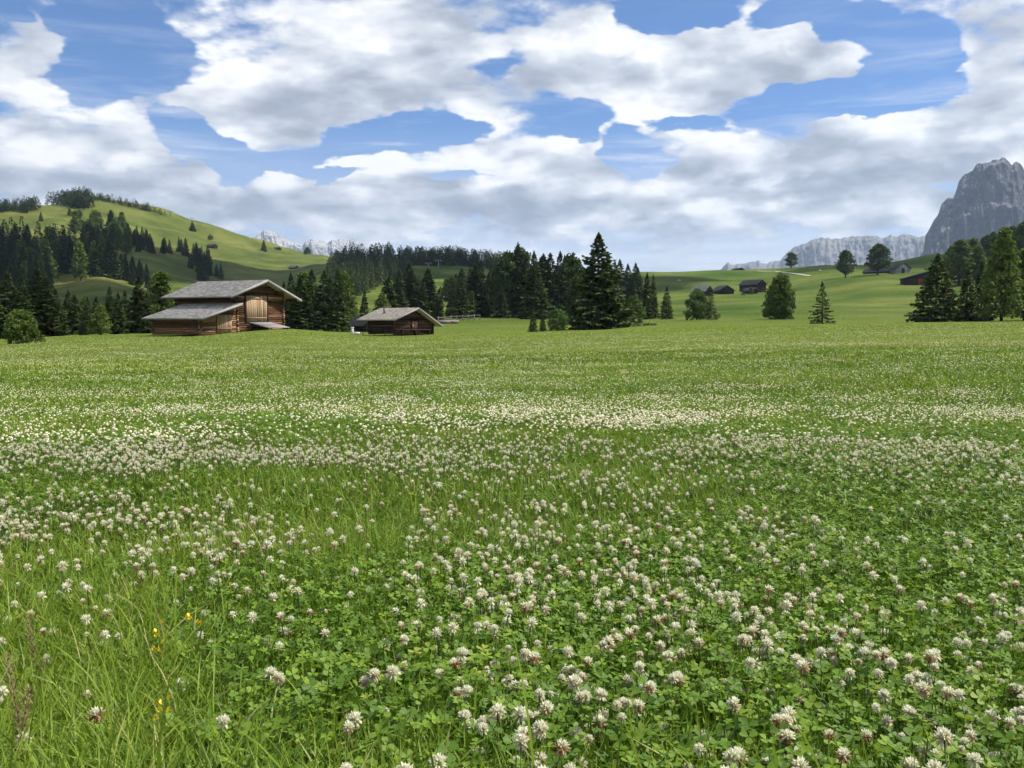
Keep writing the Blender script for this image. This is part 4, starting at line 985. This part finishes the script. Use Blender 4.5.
for i in range(4):
    mb = MB(); b = Vector((random.uniform(-.02, .02), random.uniform(-.02, .02), -.15)); mb.tube([tuple(b), tuple(b * .5 + Vector((.004, 0, .0))), (0, 0, .002)], [.0011, .0010, .0008], 5); SV.append(mb.mesh('clover_stem', M['stem']))
def fl_density(x, y):
    d = np.hypot(x, y); az = np.arctan2(x, y)
    base = np.interp(d, [.5, 1.2, 2, 4, 9, 11, 14, 20, 32, 50, 80], [400, 540, 600, 640, 440, 240, 150, 95, 45, 14, 2])
    n = fbm(x * .34 + 43, y * .80 + 27, 5, .6); n2 = fbm(x * 2.4 + 9, y * 2.4, 3)
    f = np.clip((n - .38) * 5, np.interp(d, [2, 3, 9, 10], [.2, .30, .22, .12]), 1.45) * np.clip((n2 - .30) * 3.6, .10, 1.4)
    near = np.clip((d - 1.2) / 2, 0, 1); f = f * near + (1 - near) * np.clip((n2 - .25) * 3, .3, 1.2)
    lowleft = np.clip((-.24 - az) * 8, 0, 1) * np.clip((2.9 - d) * 1.3, 0, 1)
    dark = np.exp(-(((az + .20) / .08) ** 2 + ((d - 1.3) / .22) ** 2))
    return base * f * (1 - .85 * lowleft) * (1 - .8 * dark)
rf = np.random.default_rng(55)
X = []; Y = []
for d0, d1 in ((.5, 2), (2, 4), (4, 11), (11, 20), (20, 40), (40, 80)):
    amax = {.5: 1.9, 2: 1.6, 4: 1.15, 11: .80, 20: .74, 40: .72}[d0]; area = amax * (d1 ** 2 - d0 ** 2); mx = {.5: 820, 2: 1300, 4: 1400, 11: 430, 20: 140, 40: 34}[d0]; n = int(area * mx)
    d = np.sqrt(d0 ** 2 + rf.random(n) * (d1 ** 2 - d0 ** 2)); az = (rf.random(n) * 2 - 1) * amax; x = np.sin(az) * d; y = np.cos(az) * d
    k = rf.random(n) * mx < fl_density(x, y); X.append(x[k]); Y.append(y[k])
X = np.concatenate(X); Y = np.concatenate(Y); Dd = np.hypot(X, Y); N = len(X)
Hh = rf.uniform(.055, .125, N); Zf = gz(X, Y) + Hh; S = rf.uniform(.62, 1.22, N) * np.where(rf.random(N) < .12, .7, 1)
# photo column / row of every head, to know which 300 show largest
cy_, cz_ = math.cos(PITCH), math.sin(PITCH)
dep = Y * cy_ - (Zf - CAMZ) * cz_; vv = (Zf - CAMZ) * cy_ + Y * cz_
PX = 512 + FPX * X / dep; PY = 384 - FPX * vv / dep
inview = (PX > -12) & (PX < 1036) & (PY < 782) & (dep > .3)
order = np.argsort(np.where(inview, dep, 1e9))[:300]
isobj = np.zeros(N, bool); isobj[order] = True
proto = None
lab = 'cream clover flower head on a thin green stem in the nearest meadow'
for q, i in enumerate(order):
    e = obj('clover_flower', None, loc=(X[i], Y[i], Zf[i]), rotz=rf.random() * 6.28); e.scale = (S[i],) * 3
    e.rotation_euler = (rf.normal() * .22, rf.normal() * .22, rf.random() * 6.28)
    v = rf.integers(0, 8); tag(e, lab, 'clover flower', 'nearest clover flowers in the meadow')
    obj('flower_head', HV[v], e); obj('stem', SV[rf.integers(0, 4)], e)
def stamp(idx, protos, seed):
    r = np.random.default_rng(seed); parts = []
    ch = r.integers(0, len(protos), len(idx))
    for k, (v, f, a) in enumerate(protos):
        ii = idx[ch == k]; n = len(ii)
        if not n: continue
        v = np.array(v); f = np.array(f); a = np.array(a); th = r.random(n) * 6.283; c, s = np.cos(th)[:, None], np.sin(th)[:, None]; sc_ = S[ii][:, None]
        tx, ty = r.normal(size=(n, 1)) * .2, r.normal(size=(n, 1)) * .2
        x = (v[None, :, 0] * c - v[None, :, 1] * s) * sc_; y = (v[None, :, 0] * s + v[None, :, 1] * c) * sc_; z = v[None, :, 2] * sc_
        VV = np.stack([x + z * tx + X[ii][:, None], y + z * ty + Y[ii][:, None], z - x * tx - y * ty + Zf[ii][:, None]], -1).reshape(-1, 3)
        FF = (np.arange(n)[:, None, None] * len(v) + f[None]).reshape(-1, 3)
        AA = np.clip(a[None] + r.normal(size=(n, 1)) * .1 - (r.random((n, 1)) < .12) * .35, 0, 1).ravel(); parts.append((VV, FF, AA))
    return join(parts)
def blob_head(seed, rad=.0112, sub=1):
    import bmesh
    r = np.random.default_rng(seed); bm = bmesh.new(); bmesh.ops.create_icosphere(bm, subdivisions=sub, radius=rad)
    v = np.array([tuple(q.co) for q in bm.verts]); f = np.array([[w.index for w in q.verts] for q in bm.faces]); bm.free()
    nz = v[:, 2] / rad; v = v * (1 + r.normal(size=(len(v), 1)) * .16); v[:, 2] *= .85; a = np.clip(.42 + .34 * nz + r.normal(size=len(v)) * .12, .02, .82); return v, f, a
idx = np.where(~isobj)[0]
mid = idx[Dd[idx] < 3.4]; m2 = idx[(Dd[idx] >= 3.4) & (Dd[idx] < 6)]; fr = idx[(Dd[idx] >= 6) & (Dd[idx] < 8)]; ff = idx[Dd[idx] >= 8]
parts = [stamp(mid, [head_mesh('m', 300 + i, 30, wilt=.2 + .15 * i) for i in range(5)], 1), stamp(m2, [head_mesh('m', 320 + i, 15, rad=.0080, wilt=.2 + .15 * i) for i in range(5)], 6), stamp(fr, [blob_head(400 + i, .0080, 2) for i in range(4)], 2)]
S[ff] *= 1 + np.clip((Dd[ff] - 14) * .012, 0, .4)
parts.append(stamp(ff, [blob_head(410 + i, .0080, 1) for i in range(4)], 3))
V, F, A = join(parts)
tag(obj('clover_bloom', mesh_np('clover_bloom', V, F, [M['petal']], {'tint': A})), 'countless cream clover blossoms spreading across the meadow', 'clover blossoms', kind='stuff')
ns = idx[Dd[idx] < 6]; n = len(ns)
T = np.stack([X[ns], Y[ns], Zf[ns]], -1); B = T.copy(); B[:, 0] += rf.normal(size=n) * .015; B[:, 1] += rf.normal(size=n) * .015; B[:, 2] = gz(B[:, 0], B[:, 1])
sd = np.array([[.0012, 0, 0]]); V = np.stack([B - sd, B + sd, T + sd, T - sd], 1).reshape(-1, 3); k4 = np.arange(n)[:, None] * 4
tag(obj('clover_stems', mesh_np('clover_stems', V, k4 + np.array([[0, 1, 2, 3]]), [M['stem']], {'tint': np.full(len(V), .5)})), 'thin green stems carrying the clover blossoms', 'clover stems', kind='stuff')

# yellow trefoil flowers
def trefoil(px, py, h, n, label, seed, spread=.012):
    r = random.Random(seed); x, y = at_height(px, py, h); z = float(gz(x, y))
    e = obj('trefoil_flower', None, loc=(x, y, z)); tag(e, label, 'yellow flower')
    mb = MB(); mb.tube([(0.01, 0, 0), (.004, .003, h * .6), (0, 0, h)], [.0013, .0011, .0009], 5); mb.build('stem', M['stem'], e)
    for k in range(n):
        a = k * 2.4; c = Vector((math.cos(a) * spread * r.uniform(.3, 1), math.sin(a) * spread * r.uniform(.3, 1), h + r.uniform(-.01, .008) - k * (.009 if n > 4 else .001)))
        mb = MB(); out = Vector((math.cos(a), math.sin(a), .35)).normalized(); sdv = out.cross(Vector((0, 0, 1))).normalized(); upv = sdv.cross(out)
        L = .009
        for s in (-1, 0, 1):
            dirv = (out + sdv * s * .6 + upv * (.6 if s == 0 else -.1)).normalized(); w = sdv * .0032 if s == 0 else (sdv * .5 + upv * .8).normalized() * .003
            p0 = c; p1 = c + dirv * L * .6 + w; p2 = c + dirv * L * 1.05; p3 = c + dirv * L * .6 - w
            mb.add([tuple(p0), tuple(p1), tuple(p2), tuple(p3)], [], [(0, 1, 2), (0, 2, 3)], a=r.random())
        mb.build('blossom', M['yellow'], e)
trefoil(157.5, 624, .12, 7, 'taller cluster of yellow trefoil blossoms left of the clover tuft', 1, .008)
trefoil(192, 617.5, .11, 4, 'single yellow trefoil bloom right of the taller yellow cluster', 2)
trefoil(161.5, 696, .11, 5, 'yellow and orange trefoil bloom lowest in the grass', 3, .008)
# a broad leaf beside the yellow flower, and a tuft of dark broad leaves
def leaf_plant(px, py, n, L0, L1, label, seed, h=.05, mat='clover', up=.6):
    r = random.Random(seed); x, y = at_height(px, py, h); z = float(gz(x, y))
    e = obj('leafy_plant', None, loc=(x, y, z)); tag(e, label, 'leafy plant')
    for k in range(n):
        a = k * 2.39996 + r.random(); L = r.uniform(L0, L1); w = L * r.uniform(.24, .36); out = Vector((math.cos(a), math.sin(a), 0)); sdv = Vector((-math.sin(a), math.cos(a), 0))
        st = out * r.uniform(0, .025); V = []; N = 8
        for i in range(N + 1):
            q = i / N; c = st + out * L * q * (.4 + .6 * q) * (1 - up * .4) + Vector((0, 0, 1)) * (L * q * up * 1.2 * (1 - .45 * q) + h * .6)
            ww = w * math.sin(math.pi * min(1, q * .94 + .06)) ** .7
            V += [tuple(c - sdv * ww + Vector((0, 0, ww * .3))), tuple(c), tuple(c + sdv * ww + Vector((0, 0, ww * .3)))]
        Q = [(3 * i + j, 3 * i + j + 1, 3 * i + j + 4, 3 * i + j + 3) for i in range(N) for j in (0, 1)]
        mb = MB(); mb.add(V, Q, a=r.uniform(.1, .6)); mb.build('leaf', M[mat], e, smooth=True)
leaf_plant(300, 640, 26, .022, .038, 'tuft of dark broad leaves in the lower left meadow', 5, .07)
leaf_plant(262, 622, 16, .022, .034, 'smaller tuft of dark broad leaves left of the larger tuft', 6, .06)
leaf_plant(146, 692, 3, .035, .045, 'upright pale green broad leaves beside the lowest yellow flower', 7, .03, 'willow', 1.1)
# reddish seed stalks
def stalk(px, py, h, label, seed):
    r = random.Random(seed); x, y = at_height(px, py, 0); z = float(gz(x, y))
    e = obj('seed_stalk', None, loc=(x, y, z)); tag(e, label, 'seed stalk')
    lx = r.uniform(-.03, .03)
    mb = MB(); mb.tube([(0, 0, 0), (lx * .4, 0, h * .5), (lx, 0, h)], [.0014, .0011, .0007], 5, a=.5); mb.build('stem', M['redstem'], e)
    mb = MB()
    for k in range(70):
        q = .45 + .55 * k / 70; a = k * 2.4; rr = .004 + .004 * (1 - q); c = Vector((lx * q, 0, h * q)); dv = Vector((math.cos(a), math.sin(a), .9)).normalized()
        p = c + dv * .002; s = dv.cross(Vector((0, 0, 1))).normalized() * .0014; mb.add([tuple(p), tuple(p + dv * rr + s), tuple(p + dv * rr * 2), tuple(p + dv * rr - s)], [(0, 1, 2, 3)], a=r.random())
    mb.build('seed_head', M['redstem'], e)
stalk(30, 800, .19, 'reddish brown seed stalk in the bottom left corner', 1)
stalk(12, 815, .16, 'shorter reddish seed stalk beside the tall one in the corner', 2)
stalk(40, 700, .14, 'reddish seed stalk above the corner pair', 3)

# ------------------------------------------------------------------ sky and sun
SUN_AZ, SUN_EL = R(84), R(54)     # clockwise from the view direction
sd_ = bpy.data.lights.new('sun', 'SUN'); sun = bpy.data.objects.new('sun', sd_); col.objects.link(sun)
sd_.energy = 5.0; sd_.angle = R(.53); sd_.color = (1, .955, .88)
sv = Vector((math.sin(SUN_AZ) * math.cos(SUN_EL), math.cos(SUN_AZ) * math.cos(SUN_EL), math.sin(SUN_EL)))
sun.rotation_euler = (-sv).to_track_quat('-Z', 'Y').to_euler()

def sky():
    w = NT('World', True); sc.world = w.m
    geo = w.n('TexCoord').outputs['Generated']
    dirn = w.vmath('NORMALIZE', geo)
    def plane(off):
        """direction -> point on a cloud deck, so clouds shrink and flatten towards the horizon"""
        d = dirn if off is None else w.vmath('ADD', dirn, off)
        s = w.n('SeparateXYZ'); w.l(d, s.inputs[0])
        k = w.math('DIVIDE', 1, w.math('ADD', w.math('MAXIMUM', s.outputs[2], 0), .36))
        c = w.n('CombineXYZ'); w.l(w.math('MULTIPLY', s.outputs[0], k), c.inputs[0]); w.l(w.math('MULTIPLY', s.outputs[1], k), c.inputs[1]); w.l(w.math('MULTIPLY', s.outputs[2], 2.2), c.inputs[2])
        return c.outputs[0]
    P = plane(None)
    wcol = w.noise(P, 3.4, 5, .6, out=1)
    wc = w.vmath('SUBTRACT', wcol, (.5, .5, .5))
    def body(off, detail):
        p = P if off is None else plane(off)
        n = w.noise(p, 3.5, detail, .60, .1)
        vo = w.n('TexVoronoi'); vo.inputs['Scale'].default_value = 7.5; vo.inputs['Detail'].default_value = 1.6 if detail > 3 else 0; vo.inputs['Roughness'].default_value = .5
        w.l(w.vmath('ADD', p, w.vmath('SCALE', wc, scale=.22)), vo.inputs['Vector'])
        return w.math('SUBTRACT', w.math('MULTIPLY', n, 1.7), w.math('MULTIPLY', vo.outputs['Distance'], .46))
    B0 = body(None, 7); B1 = body((.022, 0, .026), 4); B2 = body((.05, 0, .07), 2)
    sx = w.n('SeparateXYZ'); w.l(dirn, sx.inputs[0])
    az = w.math('ARCTAN2', sx.outputs[0], sx.outputs[1]); el = w.math('ARCSINE', sx.outputs[2])
    ae = w.n('CombineXYZ'); w.l(az, ae.inputs[0]); w.l(el, ae.inputs[1])
    aew = w.vmath('ADD', ae.outputs[0], w.vmath('MULTIPLY', wc, (.12, .085, 0)))
    def blobs(lst, acc):
        for (px, py, rx_, ry_, wgt) in lst:
            x, y, z = ray(px, py); a0 = math.atan2(x, y); e0 = math.atan(z); sx_, sy_ = FPX / rx_, FPX / ry_
            nd = w.n('VectorMath', operation='MULTIPLY_ADD'); w.l(aew, nd.inputs[0]); nd.inputs[1].default_value = (sx_, sy_, 0); nd.inputs[2].default_value = (-a0 * sx_, -e0 * sy_, 0)
            L = w.vmath('LENGTH', nd.outputs[0], out=1)
            v = w.maprange(L, 1.45, .25, 0, wgt, True)
            acc = v if acc is None else w.math('ADD', acc, v)
        return acc
    D0 = w.math('ADD', w.math('SUBTRACT', B0, BASE), blobs(BLOBS, None))
    alpha = w.maprange(D0, -.06, .24, 0, 1, True)
    lit = w.math('ADD', w.math('MULTIPLY', w.math('SUBTRACT', B0, B1), .85), w.math('MULTIPLY', w.math('SUBTRACT', B0, B2), .55))
    thick = w.maprange(D0, .15, 1.1, 0, .20)
    sh = w.math('ADD', lit, w.math('SUBTRACT', .80, thick))
    sh = blobs(SHADE, sh)
    ccol = w.ramp(w.math('MAXIMUM', w.math('MINIMUM', sh, 1), 0), [(0, (.30, .34, .41)), (.3, (.40, .44, .52)), (.6, (.60, .64, .71)), (.82, (.82, .84, .88)), (1, (.98, .98, .99))])
    # thin wisps low over the horizon
    cv = w.n('Mapping'); cv.inputs['Scale'].default_value = (1, 1, 9); w.l(dirn, cv.inputs[0])
    wn = w.noise(cv.outputs[0], 4.5, 7, .62, .5)
    low = w.maprange(el, .30, .12, 0, 1)
    veil = w.math('MULTIPLY', w.maprange(wn, .46, .72), w.math('ADD', w.math('MULTIPLY', low, .8), .12))
    hz = w.maprange(el, .20, .07, 0, .85)
    veil = w.math('MAXIMUM', veil, hz)
    vcol = w.mix(w.maprange(wn, .42, .66), (.50, .58, .74), (.86, .88, .93))
    a2 = w.math('MAXIMUM', alpha, veil)
    lowfade = w.maprange(el, .10, .03, 0, .55)
    ccol = w.mix(w.math('MULTIPLY', alpha, w.math('SUBTRACT', 1, lowfade)), vcol, ccol)
    sk = w.n('TexSky', sky_type='NISHITA', sun_disc=False, sun_elevation=SUN_EL, sun_rotation=SUN_AZ, altitude=2000, air_density=1.0, dust_density=.1, ozone_density=3.0)
    b1 = w.n('Background'); w.l(w.mix(1.0, sk.outputs[0], (.70, .94, 1.20), 'MULTIPLY'), b1.inputs[0]); b1.inputs[1].default_value = SKYS
    b2 = w.n('Background'); w.l(ccol, b2.inputs[0]); b2.inputs[1].default_value = CLOUDS
    mx = w.n('MixShader'); w.l(a2, mx.inputs[0]); w.l(b1.outputs[0], mx.inputs[1]); w.l(b2.outputs[0], mx.inputs[2])
    o = w.n('OutputWorld'); w.l(mx.outputs[0], o.inputs[0])
    w.m.cycles.sampling_method = 'NONE'
SKYS = .088; CLOUDS = .88; BASE = .33
# (column, row, half width, half height, weight): negative opens a blue gap, positive fills
BLOBS = [
 (110, 44, 42, 34, -1.0), (66, 16, 22, 18, -.6), (88, 78, 34, 20, -.7), (158, 70, 40, 20, -.8), (195, 132, 36, 16, -.9), (240, 150, 36, 14, -.8), (300, 156, 36, 12, -.7), (340, 140, 24, 14, -.5), (400, 134, 60, 19, -1.1), (460, 136, 26, 14, -.8), (430, 116, 36, 10, -.5),
 (500, 58, 30, 10, -.5), (688, 2, 50, 13, -1.2), (650, 8, 20, 10, -.5), (800, 10, 40, 15, -.8), (855, 30, 30, 22, -1.1), (905, 62, 32, 30, -1.2), (800, 106, 60, 11, -1.1), (880, 100, 50, 15, -1.1),
 (580, 120, 40, 17, -1.2), (628, 148, 22, 14, -.9), (642, 166, 20, 9, -.7), (686, 124, 44, 5, -.42), (345, 174, 46, 7, -.6), (470, 184, 40, 5, -.35), (5, 5, 14, 8, -.8),
 (70, 145, 120, 30, .35), (240, 108, 80, 18, .35), (400, 62, 120, 52, .42), (690, 62, 160, 42, .55), (300, 110, 60, 26, .3), (200, 205, 200, 22, .3), (560, 150, 60, 24, .3), (975, 60, 46, 60, .4), (850, 158, 190, 30, .35), (20, 50, 30, 40, .35), (540, 160, 50, 26, .3), (500, 205, 560, 30, .40), (270, 20, 60, 40, .15), (900, 215, 120, 14, .3),
]
SHADE = [
 (880, 160, 180, 22, -0.30), (985, 125, 90, 36, -0.16), (650, 108, 100, 14, -0.22), (560, 90, 60, 20, -0.09), (440, 70, 100, 34, -0.16), (250, 70, 60, 20, -0.07), (120, 178, 130, 12, -0.20), (80, 128, 90, 22, .2), (720, 40, 100, 24, .25),
 (300, 30, 60, 24, .1), (830, 190, 110, 10, .15), (600, 212, 300, 16, -0.10), (10, 60, 30, 30, -0.13), (950, 50, 70, 40, -0.06), (480, 205, 200, 14, -0.09), (300, 180, 60, 10, .15), (530, 135, 40, 14, .1), (430, 170, 60, 12, .1),
]
sky()

def cloud(cx, cy, cz, rx, ry, th, n, seed, label):
    import bmesh
    r = random.Random(seed); bm = bmesh.new(); bmesh.ops.create_icosphere(bm, subdivisions=3, radius=1)
    v0 = np.array([tuple(q.co) for q in bm.verts]); f0 = np.array([[w.index for w in q.verts] for q in bm.faces]); bm.free()
    V = []; F = []
    for k in range(n):
        a = r.random() * 6.283; q = math.sqrt(r.random()); px, py = math.cos(a) * q * rx, math.sin(a) * q * ry; rad = r.uniform(.6, 1.1) * th * (1.35 - q * .7)
        bump = 1 + .35 * (fbm(v0[:, 0] * 2.2 + k * 7, v0[:, 1] * 2.2 + v0[:, 2] * 1.9 + k, 4) - .5)
        v = v0 * rad * bump[:, None]; v[:, 2] = np.where(v[:, 2] < 0, v[:, 2] * .35, v[:, 2]); v += np.array([px, py, 0]); F.append(f0 + len(V) * len(v0)); V.append(v)
    o = obj('cloud', mesh_np('cloud', np.concatenate(V), np.concatenate(F), [M['cloud']], smooth=True), loc=(cx, cy, cz)); tag(o, label, 'cloud', kind='stuff')
m = NT('cloud_white'); dfs = m.n('BsdfDiffuse'); dfs.inputs[0].default_value = (.9, .9, .9, 1); M['cloud'] = m.out(dfs.outputs[0])
cloud(500, 540, 1050, 250, 190, 60, 34, 1, 'white cumulus cloud high overhead shading the low part of the left hill')
cloud(835, 490, 1050, 130, 42, 30, 16, 2, 'small white cumulus cloud high overhead shading the right slope')

# ------------------------------------------------------------------ air
HAZE = 7.5e-5
if HAZE > 0:
    mb = MB(); mb.box(-8700, 8700, -8700, 8700, -62.5, 760); m = NT('mountain_air')
    v = m.n('VolumePrincipled'); v.inputs['Color'].default_value = (.58, .76, 1, 1); v.inputs['Density'].default_value = HAZE; v.inputs['Anisotropy'].default_value = .2
    oo = m.n('OutputMaterial'); m.l(v.outputs[0], oo.inputs['Volume'])
    h = mb.build('haze', m.m); tag(h, 'thin blue air haze in front of the mountains', 'haze', kind='stuff')

sc.render.engine = 'CYCLES'
sc.view_settings.view_transform = 'Standard'; sc.view_settings.look = 'None'; sc.view_settings.gamma = 1; sc.view_settings.use_curve_mapping = False
sc.view_settings.exposure = 0.42
sc.cycles.use_denoising = True; sc.cycles.use_adaptive_sampling = True; sc.cycles.adaptive_threshold = .03; sc.cycles.adaptive_min_samples = 6
sc.cycles.max_bounces = 6; sc.cycles.diffuse_bounces = 2; sc.cycles.glossy_bounces = 2; sc.cycles.transmission_bounces = 3; sc.cycles.volume_bounces = 0; sc.cycles.transparent_max_bounces = 4
